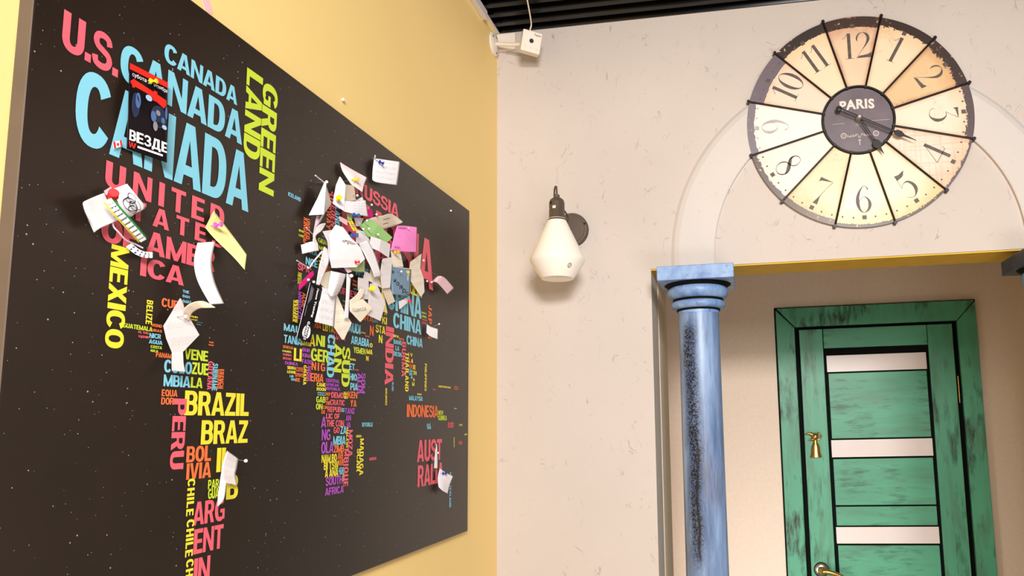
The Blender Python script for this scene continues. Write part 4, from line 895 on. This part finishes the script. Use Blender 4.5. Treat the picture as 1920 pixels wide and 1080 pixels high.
# ---- left part of the map
s = note('flyer', 'dark flyer with red band and the white word ВЕЗДЕ pinned over the big blue CANADA', [[(243, 118), (279, 136), (314.5, 155)], [(240.5, 200), (277, 214), (313.5, 231)], [(237.5, 279), (275, 292), (313, 305)]], [[.003, .004, .006], [.010, .012, .013], [.004, .008, .016]], 'flyer', 'flyer')
sprint(s, 'printed_artwork', [('p', [(0.0, 0.0), (1, 0), (1, .10), (0, .10)], 0), ('p', [(.24, .035), (.62, .035), (.62, .07), (.24, .07)], 1), ('t', 'субота 27 ноября', .1, .125, .97, .185, 1, 0, .01),
  ('p', [(.02, .24), (.14, .2), (.5, .23), (.93, .26), (.95, .31), (.86, .36), (.5, .29), (.1, .27)], 0), ('p', [(.12, .2), (.19, .2), (.17, .29), (.10, .29)], 0), ('p', [(.62, .22), (.7, .22), (.68, .33), (.60, .33)], 0)]+
  [('p', disc(.20, .46, .10, .13), 4), ('p', disc(.26, .40, .06, .08), 3), ('p', disc(.75, .48, .19, .12), 4), ('p', disc(.62, .5, .06, .06), 3), ('p', disc(.72, .44, .05, .03), 5), ('p', disc(.84, .5, .05, .035), 3), ('p', disc(.88, .57, .07, .025), 2), ('p', disc(.93, .40, .04, .07), 3), ('p', disc(.5, .33, .08, .03), 2), ('p', disc(.66, .6, .05, .05), 5),
   ('p', disc(.75, .56, .06, .025), 6)]+
  [('t', 'ВЕЗДЕ', .05, .73, .96, .85, 1, 0, .05), ('t', 'W', .04, .87, .24, .95, 0, 0, .04), ('p', [(.27, .89), (.84, .89), (.84, .92), (.27, .92)], 1)],
  [ink_red, ink_white, plain('flyer_pale_blue', (170, 196, 230), .4), ink_blue, ink_gblue, ink_grey, M['black']])
push_pin('yellow push pin on the dark flyer with the red band', 288, 152, .014, 'yellow', .72, (.25, .0))
s = note('small_flag', 'tiny white and red flag tag left of the dark flyer', [[(211.5, 266.5), (227, 262.5)], [(213.5, 279), (229, 274)]], .004, 'white', 'flag', .0004)
sprint(s, 'flag_print', [('p', [(0, 0), (.24, 0), (.24, 1), (0, 1)], 0), ('p', [(.78, 0), (1, 0), (1, 1), (.78, 1)], 0), ('p', [(.5, .2), (.6, .42), (.68, .45), (.58, .68), (.5, .85), (.42, .68), (.32, .45), (.4, .42)], 0)], [ink_red])
s = note('folded_card', 'white folded card with black doodles held by the red pin', [[(208, 356), (238.5, 344.5)], [(218, 372), (256, 366)], [(232, 400), (272, 389)], [(246, 407), (256, 398)]], [[.012, .018], [.014, .02], [.012, .018], [.01, .012]], 'white', 'card')
its = []
random.seed(3)
for cu, cv, ru, rv in ((.42, .52, .26, .16), (.5, .56, .12, .12), (.36, .62, .16, .1), (.6, .45, .16, .2), (.46, .40, .2, .07)):
    P = [(cu+ru*math.cos(q/3), cv+rv*math.sin(q/3+.3*math.sin(q/4)), .022) for q in range(20)]
    its += [('p', qd, 0) for qd in stroke(P, 1)]
its = [it for it in its if all(0.02 < p[0] < .98 and .02 < p[1] < .98 for p in it[1])]
sprint(s, 'doodle', its[:90], [ink_black])
note('folded_card', 'white card rolled over at its left end, behind the beaded band', [[(195.5, 361.5), (224, 352)], [(156, 380.5), (222, 372)], [(187.5, 428.7), (223, 413)]][0:0] or
     [[(196, 361.5), (177, 369), (157, 378.5), (156, 384)], [(209, 389), (190, 400), (166, 404), (161, 402)], [(224, 412), (204, 421), (188, 428), (176, 436.5)]], [[.012, .016, .020, .012]]*3, 'white', 'card')
note('paper_scrap', 'small violet-white paper corner behind the red pin', [[(195, 358), (208, 350)], [(199, 366), (213, 360)]], .008, 'pinkw', 'paper')
push_pin('big red push pin holding the doodled card and beaded band', 212.5, 365, .034, 'red', 1.15, (-.9, .1))
def bracelet():
    pts1 = [(204, 376, .030), (217, 393, .030), (236, 414, .028), (254, 434, .024), (268, 450, .018)]; pts2 = [(242, 460, .006), (256, 471, .010), (270, 477, .012), (284, 478, .010)]
    P1 = crom([tuple(atx(u, v, XB+d)) for u, v, d in pts1], 5); P2 = crom([tuple(atx(u, v, XB+d)) for u, v, d in pts2], 5)
    R = empty('beaded_band', P1[0]); R.location.x = XB; o = R.location; tag(R, 'beaded friendship band with yellow and green edges hanging from the red pin', 'bracelet')
    up_ = (EYE-Vector(P1[10])).normalized()
    def band(P, wd, mt, nm, sh):
        m = MB()
        for i in range(len(P)-1):
            a, b_ = Vector(P[i]), Vector(P[i+1]); t = (b_-a).normalized(); sd = t.cross(up_).normalized()
            q = [a+sd*(sh-wd)-o, a+sd*(sh+wd)-o, b_+sd*(sh+wd)-o, b_+sd*(sh-wd)-o]; m.add(q+[x-up_*.0012 for x in q], [(0, 1, 2, 3), (7, 6, 5, 4), (0, 4, 5, 1), (1, 5, 6, 2), (2, 6, 7, 3), (3, 7, 4, 0)])
        m.build(nm, mt, R)
    ye = plain('band_yellow_thread', (226, 214, 60), .8); gr = plain('band_green_thread', (40, 140, 70), .8)
    band(P1, .0012, ye, 'yellow_edge', .0045); band(P1, .0012, gr, 'green_edge', -.0045); band(P1, .0036, M['black'], 'band', 0); band(P2, .0030, gr, 'band', 0)
    bw = plain('white_bead', (240, 240, 236), .3); bb = plain('blue_bead', (20, 40, 120), .3)
    for P, nb in ((P1, 11), (P2, 6)):
        for i in range(nb):
            q = (i+.5)/nb*(len(P)-1); a = Vector(P[int(q)])*(1-q % 1)+Vector(P[min(int(q)+1, len(P)-1)])*(q % 1)-o+up_*.001
            t = (Vector(P[min(int(q)+1, len(P)-1)])-Vector(P[int(q)])).normalized(); sd = t.cross(up_).normalized()
            m = MB(); m.tube([a-sd*.0036, a+sd*.0036], [.0029, .0029], 8); m.build('white_bead', bw, R, True)
            m = MB(); c = a+t*.0030+up_*.0014; m.ball(c-sd*.0018, .0011, seg=6); m.ball(c+sd*.0018, .0011, seg=6); m.build('blue_bead', bb, R, True)
    m = MB(); m.tube([Vector(p)-o for p in crom([tuple(atx(u, v, XB+d)) for u, v, d in ((213, 398, .014), (212, 422, .012), (223, 436, .014), (236, 450, .012), (254, 458, .010), (268, 465, .012))], 5)], .0010, 8)
    m.build('pink_cord', plain('pale_pink_cord', (232, 190, 200), .7), R, True)
bracelet()
note('sticky_note', 'yellow curled note over the end of the coral STATES', [[(385, 427), (401, 395)], [(403, 448), (421, 421)], [(436, 480), (445, 453)], [(459, 506), (462.6, 477)]], [[.004, .006], [.006, .006], [.014, .014], [.022, .020]], 'yellow')
push_pin('pink push pin on the curled yellow note', 409, 421.5, .016, 'pink', .85, (.1, .12))
note('paper_strip', 'curved white paper strip left of the yellow note, below the coral E', [[(370.4, 455), (403.7, 453)], [(364, 490), (397, 490)], [(371, 527), (403, 528)], [(394.4, 570.7), (420.4, 569)]], [.006, .020, .030, .038], 'faint')
note('crumpled_note', 'white crumpled diamond-shaped note covering CUBA and COLOMBIA', [[(337.5, 559.5), (339.5, 560)], [(323, 584), (347, 580)], [(306.5, 611), (358, 600)], [(312, 635), (374, 628)], [(322.6, 661), (343, 660)], [(322, 680), (344, 680)], [(322.5, 694.5), (347, 697)]], [.012, .010, .012, .012, .010, .016, .022], 'grey', lin=1)
note('paper_curl', 'beige paper curl sweeping right from the crumpled white note', [[(344, 596), (355, 602)], [(345.5, 578.5), (360, 588)], [(362, 567), (373, 579)], [(383, 565), (387, 577.5)], [(403.5, 575.8), (403.8, 577)]], [.014, .022, .034, .044, .050], 'beige', 'paper')
ball_pin('white ball pin in the crumpled white note', 348, 593.5, .024)
note('folded_note', 'white folded note with a hanging flap beside the yellow BRAZIL letters', [[(426, 845), (447, 860)], [(418, 868), (444, 878)], [(416.5, 890), (441.5, 890)], [(425, 906), (444.5, 910)]], [.010, .016, .016, .012], 'grey')
note('paper_strip', 'thin white paper strip pointing down over the coral ARG', [[(418.5, 868), (430, 890)], [(413, 900), (425, 906)], [(409, 930), (420.5, 935)], [(408, 949), (409, 949.5)]], [.009, .012, .014, .014], 'white')
ball_pin('white ball pin sticking out right of the folded note by BRAZIL', 461, 864, .032, (440, 861), .0026)
# ---- right part
note('paper_sliver', 'thin upright white paper sliver over the coral AUST', [[(818.6, 832), (819.4, 833)], [(816, 852), (820.3, 852)], [(814.4, 878), (820.5, 878)]], [.004, .007, .008], 'white')
ball_pin('white ball pin at the paper sliver over AUST', 821.5, 849, .012)
note('paper_note', 'white square note hanging by one corner over RALIA', [[(825, 878), (836, 886), (849.4, 893.3)], [(821, 896), (831, 904), (843, 910)], [(822.5, 913), (830, 920), (839.4, 925.3)]], [[.004, .010, .016], [.006, .012, .012], [.010, .014, .014]], 'faint')
push_pin('blue push pin in the square note over RALIA', 833.5, 887.5, .016, 'blue', .85, (.35, 0))
note('paper_note', 'small white note below the orange JAPAN held by a long pin', [[(800.6, 608), (809, 613), (821, 617)], [(799.8, 624), (808, 631), (820.7, 636)]], [[.004, .008, .014], [.006, .010, .014]], 'faint')
ball_pin('white ball pin standing out of the small note below JAPAN', 823.4, 607.5, .026, (806, 616), .0022)
note('paper_strip', 'pale pink curled strip of writing right of the big coral A', [[(807.5, 530), (808.5, 533)], [(821, 518), (815, 528)], [(834, 521), (824, 534)], [(851, 540), (839, 551.6)]], [.004, .024, .026, .020], 'pinkw')
ball_pin('white ball pin with a long needle behind the pale pink strip', 826, 519, .028, (809, 509), .0014)
note('paper_note', 'cream zigzag note hanging left of the big coral A', [[(769.5, 491), (790.5, 475.6)], [(768, 508), (788, 503)], [(770.5, 528), (794.5, 523)], [(789.5, 557), (796, 547)]], [[.012, .006], [.012, .008], [.014, .010], [.012, .012]], 'creamw', lin=1)
ball_pin('white ball pin on the big coral A beside the cream zigzag note', 794.3, 488.3, .010)
ball_pin('white ball pin below the zigzag note, left foot of the coral A', 801, 527, .010)
ball_pin('white ball pin where the pale pink strip starts', 809, 529, .010)
s = note('printed_card', 'grey-blue card with slanted black handwriting and a yellow round logo', [[(732.5, 500), (737, 499.8), (771, 504)], [(730.5, 522), (738, 524), (770, 528)], [(733.5, 549), (738.5, 552), (769, 554.5)]], [[.010, .014, .020], [.012, .018, .020], [.010, .018, .022]], 'blue', 'card', .0006)
sprint(s, 'card_print', [('p', [(.02, .05), (.55, .05), (.55, .3), (.52, .6), (.53, .95), (.02, .95)], 2), ('p', disc(.40, .25, .13, .06), 3), ('p', disc(.25, .55, .12, .2), 3),
   ('p', disc(.885, .18, .055, .065), 0), ('t', 'Pronto', .855, .26, .915, .48, 1, 1, .03), ('p', [(.5, .0), (1, .0), (1, .03), (.5, .03)], 1)], [ink_yel, ink_white, ink_brown, plain('card_dark_figure', (70, 62, 78), .5)])
its = []
for i, ch in enumerate('ноярск'):
    u = .50+i*.082; v = .47+i*.092; its.append(('t', ch, u, v-.0, u+.085, v+.11 if ch != 'р' else v+.17, 0, 0, .012))
sprint(s, 'handwriting', its, [ink_black])
ball_pin('white ball pin in the grey-blue card', 752.5, 509, .028)
s = note('sticky_note', 'bright pink square note at the right of the note cluster', [[(745, 422), (763, 423.5), (782, 426)], [(738.5, 445), (760, 448), (781.5, 449)], [(733, 468.5), (757, 472), (781.3, 472.5)]], [[.010, .014, .020], [.014, .022, .024], [.016, .022, .026]], 'pink', 'sticky note')
sprint(s, 'handwriting', [*[('p', q, 0) for q in stroke([(.12+.028*i, .15+(.035 if i % 2 else -.035), .014) for i in range(12)], 3)+stroke([(.1+.03*i, .84+(.03 if i % 2 else -.03), .014) for i in range(8)], 3)+[disc(.22, .46, .015, .015, 8)]]], [plain('pink_note_writing', (150, 50, 110), .6)])
ball_pin('white ball pin near the top of the bright pink note', 766, 427.5, .024, r=.0016)
s = note('paper_note', 'white square note with blue pin alone above the coral RUSSIA', [[(701.5, 297), (711, 298), (750, 303.5)], [(699, 318), (709, 320), (747.5, 325)], [(698, 337), (708, 342), (744.5, 347)]], [[.004, .008, .020], [.008, .012, .022], [.004, .010, .020]], 'written')
note('paper_corner', 'tiny curled paper corner at the top left of the note above RUSSIA', [[(701.5, 297), (703.5, 297.3)], [(703, 290), (704.8, 292)]], [.006, .010], 'white', 'paper')
push_pin('blue push pin in the note above the coral RUSSIA', 715, 305, .018, 'blue', .85, (.45, -.5))
note('paper_note', 'pale pink-white slanted note with yellow pin over the first coral RUSSIA', [[(637.8, 304), (661, 318), (688, 333)], [(643, 322), (664, 333), (683.5, 345)], [(658.5, 346), (669, 353), (679.5, 360)]], [[.004, .010, .020], [.008, .016, .018], [.010, .014, .018]], 'blush')
push_pin('yellow push pin on the slanted note over RUSSIA', 667.5, 336.5, .022, 'yellow', .8, (.2, .15))
note('paper_flag', 'white triangular paper sail on a toothpick, leftmost of the upper notes', [[(608.5, 341), (611.5, 342)], [(596, 370), (609.5, 372)], [(579, 403.5), (607, 402)]], [[.016, .018], [.014, .024], [.012, .026]], 'white', 'paper flag', lin=1)
note('paper_flag', 'shaded right face of the white paper sail behind the toothpick', [[(610, 344), (612.5, 350)], [(609, 372), (621.5, 382)], [(606, 400), (611, 397)], [(594, 423), (596, 425)]], [[.017, .014], [.023, .010], [.024, .014], [.012, .010]], 'grey', 'paper flag', lin=1)  # greyer sheet colour paints in the shade of this face
def stick(label, pts, r=.0011):
    P = [Vector(atx(u, v, XB+d)) for u, v, d in pts]; o = P[0].copy(); o.x = XB; m = MB(); m.tube([p-o for p in P], r, 8); ob = m.build('toothpick', PM['white'], None, True, loc=o); tag(ob, label, 'toothpick')
stick('white toothpick with its free end up, on top of the paper sail', [(591.5, 329, .030), (609, 343, .014), (613, 347, -.002)])
ball_pin('white ball pin at the tip of the paper sail', 612.5, 341, .020, r=.0028)
stick('white toothpick leaning over the coral SPAIN', [(556.7, 488.5, .026), (577, 501, .010), (584, 506, -.002)], .0009)
stick('white toothpick crossing the blue FRANCE', [(604.5, 471, .018), (588, 490, .010), (580, 503, -.002)], .0013)
stick('white toothpick in the orange UNITED KINGDOM', [(574.5, 427, .022), (587, 440, .010), (592, 445, -.002)], .0008)
ball_pin('white ball pin over the A of SPAIN', 577.5, 502, .012, r=.0020)
note('paper_note', 'white pointed note with yellow pin right of the paper sail', [[(636.8, 331), (638.8, 332)], [(630, 347), (648, 346.5)], [(626.5, 366), (646.5, 370)], [(624.3, 382), (645, 395.7)]], [[.010, .010], [.012, .018], [.016, .022], [.016, .024]], 'white', lin=1)
push_pin('yellow push pin on the white pointed note, seen end on', 635.5, 371, .030, 'yellow', 1.0, (-1.0, -.1))
note('paper_note', 'tan note with lines of writing right of the white pointed note', [[(648, 346), (664.5, 348)], [(647, 378), (667, 376)]], [[.016, .010], [.014, .012]], 'tan')
note('paper_note', 'white note with faint lines below the tan note', [[(646, 376.5), (666, 377.5), (685.8, 375.5)], [(645.6, 396.7), (668, 402), (690.2, 405.8)]], [[.018, .020, .020], [.020, .024, .022]], 'written')
note('paper_scrap', 'small white paper point under the white ball pin by the tan note', [[(667, 376), (679, 369.3)], [(672, 379), (683, 378)]], .014, 'white', 'paper')
ball_pin('white ball pin right of the tan note', 670, 366.5, .022)
ball_pin('white ball pin on a short needle right of the faintly lined note', 697, 384, .026, (684, 389), .0022)
note('paper_scrap', 'magenta paper scrap under the faintly lined note', [[(687, 393), (697.8, 392)], [(691, 408), (699.5, 407.5)]], [.008, .010], 'magenta', 'paper')
ball_pin('white ball pin right of the magenta scrap', 706, 402, .016)
s = note('ticket', 'beige printed ticket with dark red dashes crossing below the first RUSSIA', [[(686, 412), (690, 433)], [(700, 407.5), (713, 431)], [(717, 404), (728, 427)], [(734.4, 401), (741.5, 423)], [(755.6, 415.7), (754, 417.5)]], [.008, .010, .012, .012, .018], 'beige', 'ticket')
sprint(s, 'printed_dashes', [('p', [(.30, .46), (.34, .46), (.36, .66), (.32, .66)][::1], 0), ('p', [(.62, .40), (.66, .40), (.66, .55), (.62, .55)], 0)], [ink_dred])
m_ = NM['green']
note('sticky_note', 'green note slanting down from the ticket to the pink note', [[(674.2, 424), (690, 409.5)], [(690, 443), (710, 422)], [(724.5, 455.5), (736, 445.3)]], [[.014, .012], [.018, .016], [.020, .018]], 'green', 'sticky note', lin=1)
for i, (u, v) in enumerate(((688, 413.5), (692, 428.5), (681.5, 429.5), (709, 439.5))):
    ball_pin(('pale ball pin at the top of the green note', 'pale ball pin in the middle of the green note', 'pale ball pin at the left edge of the green note', 'pale ball pin at the lower right of the green note')[i], u, v, .026, r=.0022)
def clip():
    a = atx(651.5, 413.5, XB+.026); b_ = atx(662, 433, XB+.030); sd = (atx(661, 414, XB+.026)-a); o = a.copy(); o.x = XB
    R = empty('clothes_peg', o); tag(R, 'small yellow ribbed clothes peg left of the green note', 'clothes peg'); nrm = (EYE-a).normalized()
    for nm, k0, k1 in (('jaw', 0, .46), ('jaw', .54, 1)):
        m = MB(); q = [a+sd*k0-o, a+sd*k1-o, b_+sd*k1-o, b_+sd*k0-o]
        m.add([x+nrm*.0015 for x in q]+[x-nrm*.0045 for x in q], [(0, 1, 2, 3), (7, 6, 5, 4), (0, 4, 5, 1), (1, 5, 6, 2), (2, 6, 7, 3), (3, 7, 4, 0)]); m.build(nm, PM['yellow'], R, bevel=.0006)
    m = MB(); c = (a+b_)/2+sd*.5-o; t = (b_-a).normalized(); m.tube([c-t*.002-sd*.4, c-t*.002+sd*.4], .0012, 8); m.tube([c+t*.002-sd*.4, c+t*.002+sd*.4], .0012, 8); m.build('spring', M['steel'], R, True)
clip()
push_pin('blue push pin below the yellow clothes peg', 665, 441, .044, 'teal', .95, (.1, -.05))
push_pin('blue push pin at the bottom edge of the faintly lined note', 668, 403.5, .028, 'teal', .95, (.3, -.12))
note('paper_strip', 'pale pink slip left of the yellow clothes peg', [[(636, 405), (652, 413)], [(637, 414), (651, 423)]], .010, 'pinkw', 'paper')
note('paper_note', 'pale greenish note below the faintly lined note', [[(650, 399), (661, 400)], [(652, 412), (660, 414)]], .012, 'green2')
note('paper_note', 'grey-white slip behind the upper edge of the green note', [[(664, 408), (682, 409)], [(668, 424), (676, 424)]], .010, 'grey')
note('paper_note', 'pale note under the left half of the green note', [[(668, 430), (690, 436)], [(668, 456), (694, 458)]], .014, 'faint')
s = note('large_note', 'largest white note in the middle of the cluster with a small winged print', [[(629, 421.5), (643, 426)], [(617, 440), (656, 443)], [(619.5, 468), (676, 464)], [(618.5, 487), (684.5, 486)], [(622, 502.5), (668, 501)]], [[.026, .030], [.026, .034], [.030, .036], [.032, .036], [.030, .034]], 'white', lin=1)
sprint(s, 'winged_print', [('p', disc(.55, .36, .07, .025), 0), ('p', [(.65, .34), (.80, .35), (.95, .43), (.78, .43), (.66, .39)], 0), ('p', disc(.64, .35, .02, .018), 1), ('p', disc(.64, .41, .02, .018), 1)], [plain('wing_grey', (190, 176, 176), .6), plain('wing_dark', (84, 64, 66), .6)])
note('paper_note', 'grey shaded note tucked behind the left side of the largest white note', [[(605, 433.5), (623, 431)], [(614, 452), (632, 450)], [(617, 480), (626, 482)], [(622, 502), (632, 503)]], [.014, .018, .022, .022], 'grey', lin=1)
note('paper_strip', 'long curved white strip hanging left of the largest white note', [[(608, 462), (619, 470)], [(603, 482), (617, 490)], [(597.5, 505), (609, 512)], [(593, 533), (599, 535)]], [.012, .020, .024, .024], 'faint')
note('paper_note', 'white note left of the lime GERMANY', [[(564.4, 459.4), (567, 476)], [(584.5, 453), (588, 471.5)], [(596.5, 456), (598, 470)]], [.006, .012, .012], 'faint')
note('paper_leaf', 'leaf-shaped white paper curl above GERMANY', [[(609.5, 418), (611, 419.5)], [(598, 422), (604, 432)], [(589, 438), (592, 443)], [(586, 456), (597, 458)]], [.014, .016, .012, .010], 'grey', 'paper')
note('paper_strip', 'narrow pinkish strip below the paper sail', [[(594, 403.5), (601, 404)], [(590, 424), (595.5, 425)], [(586.5, 444), (590, 445)]], [.010, .010, .010], 'pinkw', 'paper')
note('ribbon', 'magenta ribbon above the black card', [[(587, 507), (589.5, 515)], [(573, 520), (577, 529)], [(560.5, 534), (561, 545)]], [.016, .012, .008], 'magenta', 'ribbon')
s = note('black_card', 'long black card with white lettering and a white round logo', [[(581, 529), (604.5, 541)], [(569, 582), (594, 592)], [(555.5, 632), (582, 643)]], [[.006, .014], [.008, .016], [.010, .018]], 'black', 'card', .0006)
sprint(s, 'card_print', [('p', [(0.0, 0), (.035, 0), (.035, 1), (0, 1)], 0), ('t', 'Dance Training', .58, .06, .76, .56, 0, 1, .03), ('p', disc(.55, .82, .27, .125), 0), ('p', [(.42, .69), (.66, .69), (.66, .95), (.42, .95)], 2), ('t', 'GANALEX', .46, .64, .62, .99, 0, 1, .04)]+
   [('p', [(.15+.045*i, .07+.01*i), (.175+.045*i, .07+.01*i), (.175+.045*i, .38-.02*i), (.15+.045*i, .38-.02*i)], 1) for i in range(5)]+[('p', [(.12, .40), (.15, .40), (.15, .58), (.12, .58)], 1)], [ink_white, ink_grey, M['black']])
ball_pin('white ball pin over the magenta ribbon', 578.3, 524.5, .024)
ball_pin('white ball pin at the top of the black card', 588.3, 528.5, .024, (580, 522), .0024)
note('paper_note', 'white note with handwriting right of the black card', [[(604, 538), (632, 545)], [(597, 575), (629, 582)], [(590, 603.2), (627, 612.7)]], [.012, .016, .020], 'written')
note('paper_note', 'cream pointed note below the long vertical strip', [[(624, 552), (632, 553)], [(626, 585), (645.5, 584)], [(626, 613), (659.5, 605.6)], [(641.5, 636.5), (645, 637)]], [.012, .016, .020, .022], 'creamw', lin=1)
note('paper_note', 'white curled note above the handwritten note', [[(621, 507.8), (636, 511), (649, 514.4)], [(617, 528), (630, 532), (642, 535)], [(614, 548), (622, 556), (633.3, 552.5)]], [[.018, .026, .022], [.020, .030, .024], [.016, .026, .018]], 'faint')
note('paper_scrap', 'cream triangular scrap left of the curled white note', [[(610, 511), (621, 507.5)], [(600, 531), (614, 546)]], .010, 'cream', 'paper')
note('paper_strip', 'long narrow vertical white strip right of the curled note', [[(650.3, 513), (658.3, 516)], [(649, 555), (655.5, 555)], [(645, 598), (653.5, 597)]], [.026, .026, .026], 'white')
note('paper_strip', 'short pinkish slip bent over the top of the vertical strip', [[(645, 502), (650, 499)], [(652, 512), (660, 509)]], .027, 'pinkw', 'paper')
ball_pin('white ball pin at the top of the vertical strip', 659, 517, .034, r=.0034)
note('sticky_note', 'light green note under the lower edge of the largest white note', [[(645, 502.5), (667, 500), (684.4, 488)], [(653, 505.5), (667, 509), (684.4, 510)]], [[.018, .020, .018], [.018, .018, .018]], 'green2', 'sticky note')
push_pin('red push pin at the light green note', 670, 491.5, .040, 'red', .7, (.4, .1))
ball_pin('small pale pin on the light green note', 668, 502.5, .022, r=.0016)
note('paper_strip', 'broad white strip running diagonally right of the largest note', [[(673, 457), (690, 450)], [(685, 480), (703, 476)], [(697, 505), (713, 508)], [(702, 520), (715, 517)]], [.032, .032, .030, .026], 'white')
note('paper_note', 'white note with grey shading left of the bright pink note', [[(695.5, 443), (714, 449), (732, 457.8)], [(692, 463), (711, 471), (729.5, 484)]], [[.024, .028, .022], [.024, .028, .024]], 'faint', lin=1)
note('paper_note', 'white tissue note hanging left of the grey-blue card', [[(717, 485), (736, 482)], [(713, 512), (733.5, 512)], [(716.5, 541), (731.5, 539)]], [.026, .024, .024], 'grey', lin=1)
push_pin('claret push pin at the top of the white tissue note', 713, 483.5, .034, 'claret', .75, (.3, -.1))
note('paper_note', 'tan note below the white tissue note', [[(716, 541), (730, 536.5)], [(728, 572), (741, 565.5)]], [.018, .018], 'tan')
note('paper_note', 'cream note under the amber pin below the bright pink note', [[(732, 466.5), (750.5, 471)], [(736.5, 500), (756.5, 500.5)]], [.012, .014], 'creamw')
push_pin('amber push pin below the bright pink note', 744, 472.5, .024, 'orange', .8, (-.2, 0))
note('paper_note', 'magenta slip just left of the grey-blue card', [[(733.5, 497), (737, 499)], [(731, 513), (735, 513)]], .008, 'magenta', 'paper')
note('paper_note', 'grey-white note with print above the yellow-pinned note', [[(671.5, 520), (691, 524)], [(671, 543), (693, 556)], [(681, 561), (691, 561)]], [.014, .014, .016], 'grey', lin=1)
note('paper_strip', 'grey-white strip rising from the yellow-pinned note to the light green note', [[(684, 508), (692, 512)], [(681, 523), (694, 526)]], .012, 'grey', 'paper')
note('paper_note', 'cream note between the strip and the yellow-pinned note', [[(697, 498), (713, 510)], [(690, 526), (716, 540)]], [.010, .012], 'creamw')
note('paper_note', 'grey-white square note hanging from a yellow pin', [[(694, 532), (705, 530)], [(691, 560), (722.5, 568.5)], [(687.8, 590), (713.5, 602)]], [.020, .022, .024], 'grey', lin=1)
push_pin('yellow push pin of the grey-white square note', 698, 541, .034, 'yellow', 1.0, (-1.0, -.1))
note('paper_strip', 'yellow paper strip left of the blue CHINA', [[(716, 541), (721, 543)], [(716.5, 560), (723, 566)], [(719, 584), (727, 588)]], .008, 'yellow', 'paper')
note('paper_strip', 'cream slip leading up from the small cream note with writing', [[(676, 541), (685.5, 543)], [(668, 553), (676, 562)], [(655.5, 563), (656, 573)]], [.024, .024, .024], 'cream', 'paper')
s = note('paper_note', 'small cream note with a slanted handwritten word', [[(655.5, 571), (680, 560)], [(656, 583), (698, 578)], [(674.5, 603), (676.5, 603.5)]], [.026, .030, .028], 'cream', lin=1)
sprint(s, 'handwriting', [('t', 'Одесса', .10, .36, .72, .60, 0, 0, 0)], [ink_grey])
note('paper_strip', 'small white slip under the red pin over the blue CHINA', [[(747.8, 565.5), (767.5, 555.5)], [(749, 580), (767.5, 565)]], [[.010, .010], [.012, .010]], 'faint')
push_pin('red push pin over the blue CHINA', 768.5, 565, .018, 'red', .78, (.5, .0))
ball_pin('lone white pin near the top right corner of the map', 845.5, 395, .006, r=.0026)
# pin left in the yellow wall above the map and a pink mark beside its upper edge
p = atx(640, 187, XW); R = empty('wall_pin', p); tag(R, 'lone white pin in the yellow wall above the map', 'pin')
m = MB(); m.lathe([(.001, -.004), (.001, .003), (.0036, .0032), (.0034, .006), (.001, .007)], (0, 0, 0), (1, 0, 0), 14); m.build('pin_head', PM['white'], R, True)
P = [atx(u, v, XW+.0004) for u, v in ((380, -20), (379, 0), (383, 12), (385, 20), (392, 24), (399, 27), (397, 14), (393, 4), (394, -20))]
o = mesh('trim_8', [q-P[0] for q in P]+[q-P[0]-Vector((.0006, 0, 0)) for q in P], [tuple(range(9)), tuple(range(9, 18))[::-1]]+[(i, (i+1) % 9, 9+(i+1) % 9, 9+i) for i in range(9)], M['pinkpatch'], loc=P[0]); struct(o)
